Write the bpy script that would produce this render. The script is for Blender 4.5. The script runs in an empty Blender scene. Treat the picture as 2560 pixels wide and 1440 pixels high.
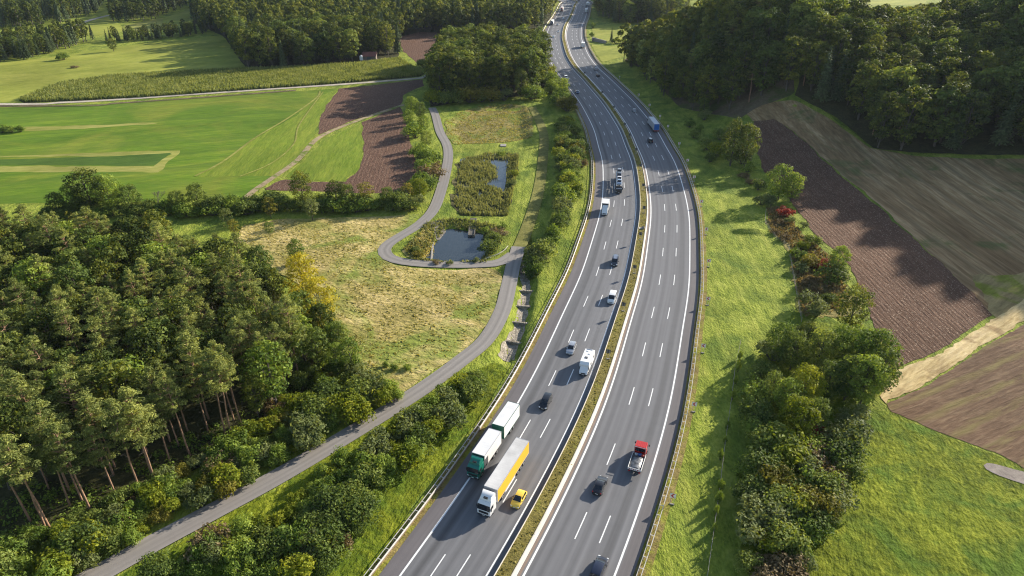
SKY_STR, SUN_STR, EXPO, HAZE = 0.10, 5.0, 1.0, 0.00003
import bpy, bmesh, math, random
import numpy as np
from mathutils import Vector, Matrix
from mathutils.geometry import delaunay_2d_cdt
random.seed(7); RNG = np.random.default_rng(11)
S = bpy.context.scene
COL = S.collection
R = math.radians
# ------------------------------------------------------------------ camera model (2560 x 1440 photograph)
FPX, TH, CH = 1700.0, R(28.5), 89.5
CT, ST = math.cos(TH), math.sin(TH)
def ray(px, py):
    u = (px-1280)/FPX; v = (py-720)/FPX
    return np.array([u, CT-v*ST, -(ST+v*CT)])
def flat(px, py, z=0.0):
    d = ray(px, py); t = (CH-z)/-d[2]
    return np.array([d[0]*t, d[1]*t])
def proj(x, y, z):
    dz = z-CH
    f = y*CT-dz*ST; dn = -y*ST-dz*CT
    return 1280+FPX*x/f, 720+FPX*dn/f
# ------------------------------------------------------------------ road reference curve (left edge line)
LPX = [(1402,2),(1406,12),(1391,42),(1375,65),(1366,90),(1366,107),(1371,140),(1385,170),(1405,195),(1427,225),(1450,257),(1472,297),(1487,330),(1496,367),(1506,400),(1508,440),(1507,487),(1501,532),(1485,587),(1453,687),(1420,757),(1323,960),(1170,1203),(1000,1440)]
P = np.array([flat(*p) for p in LPX])[::-1]
P = np.vstack([P[0]+(P[0]-P[1])*1.6, P, P[-1]+np.array([-60,150.]), P[-1]+np.array([-150,330.])])
def catmull(P, n=16):
    out = []
    for i in range(len(P)-1):
        a, b, c, d = P[max(i-1,0)], P[i], P[i+1], P[min(i+2,len(P)-1)]
        for t in np.arange(n)/n:
            out.append(.5*(2*b+(c-a)*t+(2*a-5*b+4*c-d)*t*t+(3*b-a-3*c+d)*t**3))
    out.append(P[-1]); return np.array(out)
def resample(P, step):
    P = np.asarray(P, float)
    s = np.r_[0, np.cumsum(np.linalg.norm(np.diff(P, axis=0), axis=1))]
    n = max(2, int(round(s[-1]/step))+1); q = np.linspace(0, s[-1], n)
    return np.stack([np.interp(q, s, P[:,0]), np.interp(q, s, P[:,1])], 1)
C0 = resample(catmull(P), 2.0)
def smooth(A, w):
    k = np.hanning(2*w+3)[1:-1]; k /= k.sum()
    B = np.vstack([A[0]+(np.arange(-w,0)[:,None])*(A[1]-A[0]), A, A[-1]+(np.arange(1,w+1)[:,None])*(A[-1]-A[-2])])
    return np.stack([np.convolve(B[:,i], k, 'valid') for i in (0,1)], 1)
C0 = resample(smooth(C0, 9), 2.0)
CT_T = np.gradient(C0, axis=0); CT_T /= np.linalg.norm(CT_T, axis=1)[:,None]
CT_N = np.stack([CT_T[:,1], -CT_T[:,0]], 1)              # to the right of the direction of increasing s
NS = len(C0)
def off(o): return C0+CT_N*o
def nearest(p):
    d = C0-np.asarray(p)[None]; i = int(np.argmin((d*d).sum(1)))
    q = np.asarray(p)-C0[i]
    return i, float(q@CT_N[i]), i*2.0+float(q@CT_T[i])
def at_s(s, o):
    f = min(max(s/2.0, 0), NS-1.001); i = int(f); t = f-i
    c = C0[i]*(1-t)+C0[i+1]*t; n = CT_N[i]*(1-t)+CT_N[i+1]*t; tg = CT_T[i]*(1-t)+CT_T[i+1]*t
    return c+n*o, tg
RC = off(15.0)[::4]
def road_dist(X, Y):
    X = np.asarray(X, float); Y = np.asarray(Y, float); sh = X.shape
    q = np.stack([X.ravel(), Y.ravel()], 1); out = np.empty(len(q))
    for k in range(0, len(q), 4000):
        b = q[k:k+4000]
        out[k:k+4000] = np.sqrt(((b[:,None,:]-RC[None])**2).sum(2).min(1))
    return out.reshape(sh)
def sstep(a, b, x):
    t = np.clip((x-a)/(b-a), 0, 1); return t*t*(3-2*t)
def poly_g(pts, z=0.0): return np.array([flat(x, y, z) for x, y in pts])
def inside(poly, X, Y):
    X = np.asarray(X); r = np.zeros(X.shape, bool); n = len(poly)
    for i in range(n):
        x0, y0 = poly[i]; x1, y1 = poly[(i+1) % n]
        if y0 == y1: continue
        c = ((y0 > Y) != (y1 > Y)) & (X < (x1-x0)*(Y-y0)/(y1-y0)+x0); r ^= c
    return r
def seg_dist(poly, X, Y, closed=True, wt=None):
    X = np.asarray(X, float); d = np.full(X.shape, 1e9); n = len(poly)
    for i in range(n if closed else n-1):
        a = poly[i]; b = poly[(i+1) % n]; e = b-a; L = (e@e) or 1e-9
        t = np.clip(((X-a[0])*e[0]+(Y-a[1])*e[1])/L, 0, 1)
        d = np.minimum(d, np.hypot(X-a[0]-t*e[0], Y-a[1]-t*e[1])*(wt[i] if wt else 1))
    return d
BASINS = [(poly_g([(1012,622),(1070,556),(1125,545),(1240,562),(1256,606),(1218,657),(1100,657),(1030,648)]), 2.2, 10.0),
          (poly_g([(1140,392),(1240,378),(1302,384),(1296,430),(1274,543),(1140,540),(1122,500)]), 1.0, 3.5),
          (poly_g([(1106,305),(1170,270),(1250,258),(1318,264),(1334,300),(1333,346),(1260,358),(1130,362)]), 1.6, 7.0)]
CREEK = poly_g([(1316,600),(1314,650),(1316,720),(1300,800),(1268,888)])
MOUND = flat(1872, 582)
def hgt(X, Y):
    X = np.asarray(X, float); Y = np.asarray(Y, float)
    far = sstep(24, 80, road_dist(X, Y))
    h = 37*np.exp(-.5*(((X-146)/36)**2+((Y-412)/62)**2))
    h = h+75*np.exp(-.5*(((X-342)/78)**2+((Y-330)/92)**2))  # both hills steepened beyond the real slope so their shadow reaches road and fields
    h = h*sstep(20, 75, X)
    h = h+22*sstep(980, 1500, Y)
    h = h*far
    near = (X > -60) & (X < 30) & (Y > 100) & (Y < 400)
    if near.any():
        for poly, dep, bank in BASINS:
            d = np.where(inside(poly, X, Y), seg_dist(poly, X, Y, True, [.8,1,1,1.1,1.7,2.6,2.4,1.3] if bank == 10 else None), 0)
            h = h-dep*sstep(0, bank, d)
        d = seg_dist(CREEK, X, Y, False)
        h = h-1.7*(1-sstep(0.5, 3.4, d))
    return h
def h1(x, y): return float(hgt(np.array([x]), np.array([y]))[0])
def G(px, py):
    """photograph pixel -> point on the terrain (x, y)"""
    p = flat(px, py)
    if not (px > 1500 and py < 720): return p
    d = ray(px, py); t1 = CH/-d[2]
    ts = np.linspace(t1*.35, t1*1.05, 160)
    z = CH+d[2]*ts; hh = hgt(d[0]*ts, d[1]*ts)
    k = np.argmax(z <= hh)
    if z[k] > hh[k]: return p
    if k == 0: return p
    a = (z[k-1]-hh[k-1]); b = (hh[k]-z[k]); t = ts[k-1]+(ts[k]-ts[k-1])*a/(a+b+1e-9)
    return np.array([d[0]*t, d[1]*t])
def GP(pts): return np.array([G(*p) for p in pts])
def ang(p, q):
    """rotation (degrees, from the Y axis) of the ground line through two photograph pixels"""
    a, b = G(*p), G(*q); d = b-a
    if d[1] < 0: d = -d
    return -math.degrees(math.atan2(d[0], d[1]))

# ------------------------------------------------------------------ helpers: materials
def new_mat(name):
    m = bpy.data.materials.new(name); m.use_nodes = True
    nt = m.node_tree; nt.nodes.clear(); return m, nt
def nd(nt, t, **kw):
    n = nt.nodes.new(t)
    for k, v in kw.items(): setattr(n, k, v)
    return n
def lk(nt, a, b): nt.links.new(a, b)
def plain(name, col, rough=.5, metal=0., spec=.5, coat=0., var=0.0, vscale=3.0):
    m, nt = new_mat(name); b = nd(nt, 'ShaderNodeBsdfPrincipled'); o = nd(nt, 'ShaderNodeOutputMaterial')
    b.inputs['Base Color'].default_value = (*col, 1); b.inputs['Roughness'].default_value = rough
    b.inputs['Metallic'].default_value = metal; b.inputs['Specular IOR Level'].default_value = spec
    b.inputs['Coat Weight'].default_value = coat; b.inputs['Coat Roughness'].default_value = .06
    if var:
        g = nd(nt, 'ShaderNodeTexCoord'); n = nd(nt, 'ShaderNodeTexNoise'); n.inputs['Scale'].default_value = vscale; n.inputs['Detail'].default_value = 5
        lk(nt, g.outputs['Object'], n.inputs['Vector'])
        r = nd(nt, 'ShaderNodeMapRange'); r.inputs[1].default_value = .3; r.inputs[2].default_value = .7; r.inputs[3].default_value = 1-var; r.inputs[4].default_value = 1+var*.5
        lk(nt, n.outputs['Fac'], r.inputs[0])
        x = nd(nt, 'ShaderNodeMix', data_type='RGBA', blend_type='MULTIPLY'); x.inputs['Factor'].default_value = 1
        x.inputs['A'].default_value = (*col, 1); lk(nt, r.outputs[0], x.inputs['B']); lk(nt, x.outputs['Result'], b.inputs['Base Color'])
    lk(nt, b.outputs[0], o.inputs[0]); return m
def ramp(nt, stops):
    r = nd(nt, 'ShaderNodeValToRGB'); e = r.color_ramp.elements
    while len(e) < len(stops): e.new(.5)
    for i, (p, c) in enumerate(stops): e[i].position = p; e[i].color = (*c, 1) if len(c) == 3 else c
    return r
def soil(name, cols, scale=.25, fine=2.5, bump=.3, bscale=1.6, rows=None, streak=None, patches=None, big=.02, rough=.95, speck=None):
    """ground material in world coordinates. cols: 3 tones. rows: (angle deg, period m, strength, colour). streak: (angle, stretch)"""
    m, nt = new_mat(name); b = nd(nt, 'ShaderNodeBsdfPrincipled'); o = nd(nt, 'ShaderNodeOutputMaterial')
    b.inputs['Roughness'].default_value = rough; b.inputs['Specular IOR Level'].default_value = .12
    geo = nd(nt, 'ShaderNodeNewGeometry'); vec = geo.outputs['Position']
    v2 = vec
    if streak:
        mp = nd(nt, 'ShaderNodeMapping', vector_type='TEXTURE'); mp.inputs['Rotation'].default_value = (0,0,R(streak[0])); mp.inputs['Scale'].default_value = (1, streak[1], 1)
        lk(nt, vec, mp.inputs['Vector']); v2 = mp.outputs[0]
    def noise(sc, det=4, v=v2, dist=0.0):
        n = nd(nt, 'ShaderNodeTexNoise'); n.inputs['Scale'].default_value = sc; n.inputs['Detail'].default_value = det; n.inputs['Roughness'].default_value = .62
        n.inputs['Distortion'].default_value = dist
        lk(nt, v, n.inputs['Vector']); return n.outputs['Fac']
    n1 = noise(scale, 5, v2, .6); n2 = noise(fine, 4, v2); n3 = noise(big, 3, vec, .5)
    mx = nd(nt, 'ShaderNodeMath', operation='MULTIPLY_ADD'); mx.inputs[1].default_value = .55; lk(nt, n1, mx.inputs[0])
    m2 = nd(nt, 'ShaderNodeMath', operation='MULTIPLY_ADD'); m2.inputs[1].default_value = .45; m2.inputs[2].default_value = 0; lk(nt, n2, m2.inputs[0]); lk(nt, m2.outputs[0], mx.inputs[2])
    rp = ramp(nt, [(.36, cols[0]), (.5, cols[1]), (.64, cols[2])]); lk(nt, mx.outputs[0], rp.inputs[0])
    colr = rp.outputs[0]
    rb = nd(nt, 'ShaderNodeMapRange'); rb.inputs[1].default_value = .3; rb.inputs[2].default_value = .7; rb.inputs[3].default_value = .78; rb.inputs[4].default_value = 1.2; lk(nt, n3, rb.inputs[0])
    x = nd(nt, 'ShaderNodeMix', data_type='RGBA', blend_type='MULTIPLY'); x.inputs['Factor'].default_value = 1; lk(nt, colr, x.inputs['A']); lk(nt, rb.outputs[0], x.inputs['B']); colr = x.outputs['Result']
    if patches:
        pc, psc, lo, hi = patches
        pn = noise(psc, 6, vec, .8); r = nd(nt, 'ShaderNodeMapRange'); r.inputs[1].default_value = lo; r.inputs[2].default_value = hi; lk(nt, pn, r.inputs[0])
        rp2 = ramp(nt, [(.38, tuple(c*.72 for c in pc)), (.62, tuple(c*1.2 for c in pc))]); lk(nt, mx.outputs[0], rp2.inputs[0])
        x = nd(nt, 'ShaderNodeMix', data_type='RGBA'); lk(nt, r.outputs[0], x.inputs['Factor']); lk(nt, colr, x.inputs['A']); lk(nt, rp2.outputs[0], x.inputs['B']); colr = x.outputs['Result']
    hsum = mx.outputs[0]
    if rows:
        for ang, per, stg, rc in rows:
            sp = nd(nt, 'ShaderNodeSeparateXYZ'); mp = nd(nt, 'ShaderNodeMapping'); mp.inputs['Rotation'].default_value = (0,0,R(ang)); lk(nt, vec, mp.inputs['Vector']); lk(nt, mp.outputs[0], sp.inputs[0])
            wob = noise(.05, 2, vec); wm = nd(nt, 'ShaderNodeMath', operation='MULTIPLY_ADD'); wm.inputs[1].default_value = per*.7; lk(nt, wob, wm.inputs[0]); lk(nt, sp.outputs[0], wm.inputs[2])
            k = nd(nt, 'ShaderNodeMath', operation='MULTIPLY'); k.inputs[1].default_value = 2*math.pi/per; lk(nt, wm.outputs[0], k.inputs[0])
            s = nd(nt, 'ShaderNodeMath', operation='SINE'); lk(nt, k.outputs[0], s.inputs[0])
            r = nd(nt, 'ShaderNodeMapRange'); r.inputs[1].default_value = .1; r.inputs[2].default_value = 1.; r.inputs[4].default_value = stg; lk(nt, s.outputs[0], r.inputs[0])
            mu = nd(nt, 'ShaderNodeMath', operation='MULTIPLY'); lk(nt, r.outputs[0], mu.inputs[0]); rn = nd(nt, 'ShaderNodeMapRange'); rn.inputs[1].default_value=.35; rn.inputs[2].default_value=.6; lk(nt, n1, rn.inputs[0]); lk(nt, rn.outputs[0], mu.inputs[1])
            x = nd(nt, 'ShaderNodeMix', data_type='RGBA'); lk(nt, mu.outputs[0], x.inputs['Factor']); lk(nt, colr, x.inputs['A']); x.inputs['B'].default_value = (*rc, 1); colr = x.outputs['Result']
            ad = nd(nt, 'ShaderNodeMath', operation='MULTIPLY_ADD'); ad.inputs[1].default_value = -.25*stg; lk(nt, s.outputs[0], ad.inputs[0]); lk(nt, hsum, ad.inputs[2]); hsum = ad.outputs[0]
    if speck:
        vo = nd(nt, 'ShaderNodeTexVoronoi'); vo.inputs['Scale'].default_value = speck[1]; lk(nt, vec, vo.inputs['Vector'])
        r = nd(nt, 'ShaderNodeMapRange'); r.inputs[1].default_value = .28; r.inputs[2].default_value = .16; lk(nt, vo.outputs['Distance'], r.inputs[0])
        x = nd(nt, 'ShaderNodeMix', data_type='RGBA'); lk(nt, r.outputs[0], x.inputs['Factor']); lk(nt, colr, x.inputs['A']); x.inputs['B'].default_value = (*speck[0], 1); colr = x.outputs['Result']
    lk(nt, colr, b.inputs['Base Color'])
    nb = noise(bscale, 5, v2); ad = nd(nt, 'ShaderNodeMath', operation='ADD'); lk(nt, nb, ad.inputs[0]); lk(nt, hsum, ad.inputs[1])
    bp = nd(nt, 'ShaderNodeBump'); bp.inputs['Strength'].default_value = 1; bp.inputs['Distance'].default_value = bump; lk(nt, ad.outputs[0], bp.inputs['Height'])
    lk(nt, bp.outputs[0], b.inputs['Normal']); lk(nt, b.outputs[0], o.inputs[0]); return m
def leafmat(name, dark, mid, light, trans=.3, accent=None, acc=.0):
    m, nt = new_mat(name); o = nd(nt, 'ShaderNodeOutputMaterial')
    at = nd(nt, 'ShaderNodeAttribute', attribute_name='tint'); oi = nd(nt, 'ShaderNodeObjectInfo')
    a = nd(nt, 'ShaderNodeMath', operation='MULTIPLY_ADD'); a.inputs[1].default_value = .34; lk(nt, oi.outputs['Random'], a.inputs[0])
    b = nd(nt, 'ShaderNodeMath', operation='MULTIPLY'); b.inputs[1].default_value = .66; lk(nt, at.outputs['Fac'], b.inputs[0]); lk(nt, b.outputs[0], a.inputs[2])
    st = [(.12, dark), (.5, mid), (.88, light)]
    if accent: st += [(1.0-acc, light), (1.0, accent)]; st = sorted(st, key=lambda q: q[0])
    rp = ramp(nt, st); lk(nt, a.outputs[0], rp.inputs[0])
    d = nd(nt, 'ShaderNodeBsdfPrincipled'); d.inputs['Roughness'].default_value = .6; d.inputs['Specular IOR Level'].default_value = .12; lk(nt, rp.outputs[0], d.inputs['Base Color'])
    t = nd(nt, 'ShaderNodeBsdfTranslucent'); tm = nd(nt, 'ShaderNodeMix', data_type='RGBA', blend_type='MULTIPLY'); tm.inputs['Factor'].default_value = 1; tm.inputs['B'].default_value = (1.5,1.35,.6,1)
    lk(nt, rp.outputs[0], tm.inputs['A']); lk(nt, tm.outputs['Result'], t.inputs['Color'])
    mx = nd(nt, 'ShaderNodeMixShader'); mx.inputs[0].default_value = trans; lk(nt, d.outputs[0], mx.inputs[1]); lk(nt, t.outputs[0], mx.inputs[2]); lk(nt, mx.outputs[0], o.inputs[0])
    return m

# ------------------------------------------------------------------ helpers: meshes and objects
def tag(o, label=None, cat=None, group=None, kind=None):
    if label: o['label'] = label
    if cat: o['category'] = cat
    if group: o['group'] = group
    if kind: o['kind'] = kind
    return o
def link(name, me, parent=None, loc=None):
    o = bpy.data.objects.new(name, me); COL.objects.link(o)
    if parent is not None: o.parent = parent
    if loc is not None: o.location = loc
    return o
def empty(name, loc, rz=0, label=None, cat=None, group=None):
    o = link(name, None, None, loc); o.rotation_euler = (0,0,rz); o.empty_display_size = .5
    return tag(o, label, cat, group)
def np_mesh(name, V, F, mats, mi=None, tint=None, smooth=False):
    """F: (n,4) or (n,3) int array"""
    me = bpy.data.meshes.new(name); V = np.asarray(V, np.float32); F = np.asarray(F, np.int32); k = F.shape[1]
    me.vertices.add(len(V)); me.vertices.foreach_set('co', V.ravel())
    me.loops.add(F.size); me.loops.foreach_set('vertex_index', F.ravel())
    me.polygons.add(len(F)); me.polygons.foreach_set('loop_start', np.arange(0, F.size, k, dtype=np.int32))
    for m in mats: me.materials.append(m)
    if mi is not None: me.polygons.foreach_set('material_index', np.asarray(mi, np.int32))
    me.update(calc_edges=True)
    if tint is not None:
        a = me.attributes.new('tint', 'FLOAT', 'FACE'); a.data.foreach_set('value', np.asarray(tint, np.float32))
    me.polygons.foreach_set('use_smooth', np.full(len(F), smooth)); me.validate(); return me
class MB:
    def __init__(s): s.v = []; s.f = []; s.m = []; s.mats = []
    def mi(s, m):
        if m not in s.mats: s.mats.append(m)
        return s.mats.index(m)
    def add(s, V, F, m):
        b = len(s.v); k = s.mi(m); s.v += [tuple(map(float, q)) for q in V]
        for f in F: s.f.append(tuple(i+b for i in f)); s.m.append(k)
    def box(s, x0, x1, y0, y1, z0, z1, m, c=0.0, taper=None):
        if c <= 0:
            V = [(x,y,z) for z in (z0,z1) for x,y in ((x0,y0),(x1,y0),(x1,y1),(x0,y1))]
            s.add(V, [(0,3,2,1),(4,5,6,7),(0,1,5,4),(1,2,6,5),(2,3,7,6),(3,0,4,7)], m)
        else:
            pts = []
            for x, sx in ((x0,1),(x1,-1)):
                for y, sy in ((y0,1),(y1,-1)):
                    for z, sz in ((z0,1),(z1,-1)):
                        pts += [(x, y+sy*c, z+sz*c), (x+sx*c, y, z+sz*c), (x+sx*c, y+sy*c, z)]
            s.hull(pts, m)
    def hull(s, pts, m):
        bm = bmesh.new()
        for p in pts: bm.verts.new(p)
        bmesh.ops.convex_hull(bm, input=bm.verts)
        bm.verts.index_update(); V = [tuple(v.co) for v in bm.verts]; F = [tuple(v.index for v in f.verts) for f in bm.faces]
        used = sorted({i for f in F for i in f}); mp = {k: i for i, k in enumerate(used)}
        s.add([V[i] for i in used], [tuple(mp[i] for i in f) for f in F], m); bm.free()
    def tube(s, p0, p1, r0, r1, m, n=7, cap=True):
        p0 = Vector(p0); p1 = Vector(p1); d = (p1-p0); d = d.normalized() if d.length > 1e-6 else Vector((0,0,1))
        a = d.orthogonal().normalized(); b = d.cross(a); V = []
        for p, r in ((p0,r0),(p1,r1)):
            for i in range(n):
                t = 2*math.pi*i/n; V.append(p+(a*math.cos(t)+b*math.sin(t))*r)
        F = [(i, (i+1) % n, n+(i+1) % n, n+i) for i in range(n)]
        if cap: F += [tuple(range(n-1,-1,-1)), tuple(range(n,2*n))]
        s.add(V, F, m)
    def quad(s, a, b, c, d, m): s.add([a,b,c,d], [(0,1,2,3)], m)
    def mesh(s, name, smooth=None):
        me = bpy.data.meshes.new(name); me.from_pydata(s.v, [], s.f)
        for m in s.mats: me.materials.append(m)
        me.polygons.foreach_set('material_index', s.m); me.update()
        if smooth:
            me.shade_smooth(); me.set_sharp_from_angle(angle=R(smooth))
        return me
    def build(s, name, parent=None, loc=None, smooth=None): return link(name, s.mesh(name, smooth), parent, loc)
def resample3(P, step): return resample(P, step)
def ribbon(name, curve, w0, w1, z, m, uv=True, drape=False, par=None, kind='structure', z1=None):
    """strip along a ground curve between offsets w0 and w1 (to its right)"""
    T = np.gradient(curve, axis=0); T /= np.linalg.norm(T, axis=1)[:,None]; N = np.stack([T[:,1], -T[:,0]], 1)
    a = curve+N*np.asarray(w0).reshape(-1,1); b = curve+N*np.asarray(w1).reshape(-1,1); n = len(curve)
    za = np.full(n, z); zb = np.full(n, z if z1 is None else z1)
    if drape: za = hgt(a[:,0], a[:,1])+z; zb = hgt(b[:,0], b[:,1])+z
    V = np.empty((2*n,3)); V[0::2] = np.c_[a, za]; V[1::2] = np.c_[b, zb]
    i = np.arange(n-1)*2; F = np.stack([i, i+1, i+3, i+2], 1)
    me = np_mesh(name, V, F, [m])
    if uv:
        l = me.uv_layers.new(name='UVMap'); s = np.r_[0, np.cumsum(np.linalg.norm(np.diff(curve, axis=0), axis=1))]
        uvv = np.empty((2*n,2)); uvv[0::2,0] = w0; uvv[1::2,0] = w1; uvv[0::2,1] = s; uvv[1::2,1] = s
        l.data.foreach_set('uv', uvv[F.ravel()].astype(np.float32).ravel())
    o = link(name, me, par)
    if kind: o['kind'] = kind
    return o
ZL = [0.012]
def patch(name, pts, m, sp=None, wob=0.5, px=True, dz=None, smoothpoly=False, extra=None):
    """a sheet of field or soil laid on the terrain inside a polygon of photograph pixels"""
    A = GP(pts) if px else np.asarray(pts, float)
    if smoothpoly: A = catmull(np.vstack([A, A[:1]]), 6)[:-1]
    D = max(40., np.median(A[:,1])); step = np.clip(D*.012, 1.0, 7.0)
    A2 = resample(np.vstack([A, A[:1]]), step)[:-1]
    if wob:
        A2 = A2+RNG.normal(0, 1, A2.shape)*wob*.35
        A2 = A2+wob*.6*np.stack([np.sin(A2[:,1]*.31+A2[:,0]*.17), np.cos(A2[:,0]*.27-A2[:,1]*.13)], 1)
    x0, y0 = A2.min(0); x1, y1 = A2.max(0)
    if sp is None:
        gx, gy = np.meshgrid(np.linspace(x0,x1,12), np.linspace(y0,y1,12)); sp = 6.0 if np.abs(hgt(gx, gy)).max() > .04 else None
    V = [Vector(p) for p in A2]; n = len(V)
    if sp:
        gx, gy = np.meshgrid(np.arange(x0+sp/2, x1, sp), np.arange(y0+sp/2, y1, sp)); gx = gx.ravel(); gy = gy.ravel()
        k = inside(A2, gx, gy); k &= seg_dist(A2, gx, gy) > sp*.35
        V += [Vector((float(a), float(b))) for a, b in zip(gx[k], gy[k])]
    vs, es, fs, *_ = delaunay_2d_cdt(V, [], [list(range(n))], 1, 1e-4)
    vs = np.array([tuple(v) for v in vs]); fs = [f for f in fs if len(f) == 3]
    if dz is None: ZL[0] += .005
    z = hgt(vs[:,0], vs[:,1])+(ZL[0] if dz is None else dz)
    if extra: z = z+extra(vs[:,0], vs[:,1])
    if sp and sp >= 4: z = z+.04+.10*np.clip((hgt(vs[:,0], vs[:,1])-.5)/3, 0, 1)
    F = np.array(fs)
    a, b, c = vs[F[:,0]], vs[F[:,1]], vs[F[:,2]]
    cr = (b[:,0]-a[:,0])*(c[:,1]-a[:,1])-(b[:,1]-a[:,1])*(c[:,0]-a[:,0]); F[cr < 0] = F[cr < 0][:, ::-1]
    return tag(link(name, np_mesh(name, np.c_[vs, z], F, [m])), kind='structure')
def scatter_rand(poly, per_m2, gaps=0.0):
    x0, y0 = poly.min(0); x1, y1 = poly.max(0); n = int((x1-x0)*(y1-y0)*per_m2); x = RNG.uniform(x0, x1, n); y = RNG.uniform(y0, y1, n); k = inside(poly, x, y)
    if gaps:
        f = np.sin(x*.55+1.7*np.sin(y*.31))+np.sin(y*.47+1.3*np.sin(x*.37+2))+.8*np.sin(x*1.3+y*.9); d = seg_dist(poly, x, y)
        k &= (f > gaps*2-2.2+RNG.normal(0,.5,n)) & (d > RNG.exponential(1.1, n))
    return np.stack([x[k], y[k]], 1)
def scatter(poly, spacing, jitter=.42, maxn=None, keep=None):
    x0, y0 = poly.min(0); x1, y1 = poly.max(0)
    gx, gy = np.meshgrid(np.arange(x0, x1, spacing), np.arange(y0, y1, spacing*.9))
    gx = gx+(np.arange(gx.shape[0]) % 2)[:,None]*spacing*.5
    gx = gx+RNG.uniform(-1,1,gx.shape)*spacing*jitter; gy = gy+RNG.uniform(-1,1,gy.shape)*spacing*jitter
    k = inside(poly, gx, gy); return np.stack([gx[k], gy[k]], 1)
# ------------------------------------------------------------------ world, sun, camera
SUN_EL, SUN_AZ = 20.8, 36.5          # azimuth measured from +X towards +Y (from the right and beyond)
w = bpy.data.worlds.new('World'); S.world = w; w.use_nodes = True; nt = w.node_tree
bg = nt.nodes['Background']; sky = nt.nodes.new('ShaderNodeTexSky'); sky.sky_type = 'NISHITA'; sky.sun_disc = False
sky.sun_elevation = R(SUN_EL); sky.sun_rotation = R(90-SUN_AZ); sky.air_density = 1.0; sky.dust_density = 1.0; sky.ozone_density = 1.2
nt.links.new(sky.outputs[0], bg.inputs[0]); bg.inputs[1].default_value = SKY_STR
sl = bpy.data.lights.new('sun', 'SUN'); sl.energy = SUN_STR; sl.angle = R(.53); sl.color = (1.0, .915, .79)
so = link('sun', sl); sd = Vector((math.cos(R(SUN_EL))*math.cos(R(SUN_AZ)), math.cos(R(SUN_EL))*math.sin(R(SUN_AZ)), math.sin(R(SUN_EL))))
so.rotation_euler = sd.to_track_quat('Z', 'Y').to_euler(); so.location = (200, 100, 300)
cd = bpy.data.cameras.new('camera'); cam = link('camera', cd); cam.location = (0,0,CH); cam.rotation_euler = (math.pi/2-TH, 0, 0)
cd.sensor_width = 36; cd.lens = 36*FPX/2560; cd.clip_end = 6000; cd.clip_start = .5; S.camera = cam
S.view_settings.view_transform = 'Standard'; S.view_settings.look = 'None'; S.view_settings.exposure = EXPO; S.view_settings.gamma = 1; S.view_settings.use_curve_mapping = False
S.cycles.max_bounces = 5; S.cycles.diffuse_bounces = 2; S.cycles.glossy_bounces = 2; S.cycles.transmission_bounces = 3; S.cycles.transparent_max_bounces = 4; S.cycles.volume_bounces = 0
S.cycles.use_denoising = True; S.cycles.denoiser = 'OPENIMAGEDENOISE'; S.cycles.denoising_prefilter = 'NONE'; S.cycles.denoising_input_passes = 'RGB_ALBEDO_NORMAL'; S.cycles.filter_width = 1.15; S.cycles.caustics_reflective = False; S.cycles.caustics_refractive = False

# ------------------------------------------------------------------ ground materials (albedo)
M = {}
M['grass'] = soil('verge_grass', [(.10,.145,.016),(.225,.268,.032),(.35,.37,.068)], scale=.3, fine=2.2, bump=.42, bscale=1.1, big=.03, streak=(-4,2.0), rows=[(4,2.6,.3,(.18,.23,.03)),(4,8.5,.25,(.36,.36,.07))], patches=((.115,.17,.022), .06, .47, .64))
M['lush'] = soil('lush_meadow_grass', [(.06,.085,.005),(.145,.175,.010),(.26,.28,.025)], scale=.35, fine=1.9, bump=.6, bscale=.8, big=.05, streak=(-25,1.8), patches=((.085,.14,.012), .09, .48, .63))
M['dry'] = soil('dry_meadow_grass', [(.18,.17,.04),(.37,.30,.10),(.60,.47,.21)], scale=.13, fine=1.3, bump=.5, bscale=.8, big=.03, streak=(70,1.8), patches=((.20,.235,.045), .045, .47, .6))
M['pale'] = soil('pale_pasture', [(.17,.20,.025),(.25,.27,.04),(.33,.33,.06)], scale=.05, fine=.5, bump=.2, bscale=.5, big=.012, streak=(ang((0,160),(500,110)),3))
CA = ang((0,300),(700,252))
M['crop'] = soil('young_crop_field', [(.066,.128,.008),(.106,.182,.012),(.158,.225,.019)], scale=.06, fine=.7, bump=.2, bscale=.7, big=.014, streak=(CA,5), rows=[(-CA,9.0,.3,(.05,.105,.012)),(-CA,21.,.4,(.055,.11,.013))], patches=((.19,.225,.025), .016, .47, .62))
CL = ang((610,440),(805,235))
M['crop_light'] = soil('light_crop_field', [(.11,.17,.012),(.16,.215,.02),(.22,.25,.03)], scale=.1, fine=.8, bump=.25, bscale=.7, big=.02, streak=(CL,5), rows=[(-CL,7.,.35,(.07,.125,.012))])
M['crop_dark'] = soil('dark_crop_strip', [(.05,.10,.012),(.07,.13,.018),(.095,.155,.022)], scale=.1, fine=.9, bump=.2, big=.02, streak=(CA,5))
M['straw'] = soil('straw_strip', [(.17,.195,.03),(.25,.25,.055),(.34,.315,.095)], scale=.3, fine=1.5, bump=.12, big=.03, streak=(CA,8))
P5 = ang((2230,975),(2540,770)); P1 = ang((880,420),(960,230))
M['plough'] = soil('ploughed_soil', [(.085,.046,.030),(.122,.068,.045),(.165,.098,.066)], scale=.8, fine=3.5, bump=.28, bscale=2.2, big=.02, streak=(P1,3.), speck=((.30,.21,.145), 1.3), rows=[(-P1,1.6,.3,(.085,.046,.031))])
P2 = ang((1920,330),(2380,760))
M['plough2'] = soil('tilled_soil_rows', [(.088,.048,.029),(.132,.074,.045),(.18,.106,.068)], scale=.8, fine=3.2, bump=.3, bscale=2., big=.025, streak=(P2,5), rows=[(-P2,1.3,.4,(.08,.046,.031)),(-P2,9.0,.22,(.085,.052,.036))], speck=((.30,.22,.155), 1.5))
P3 = ang((2010,340),(2450,690))
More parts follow.
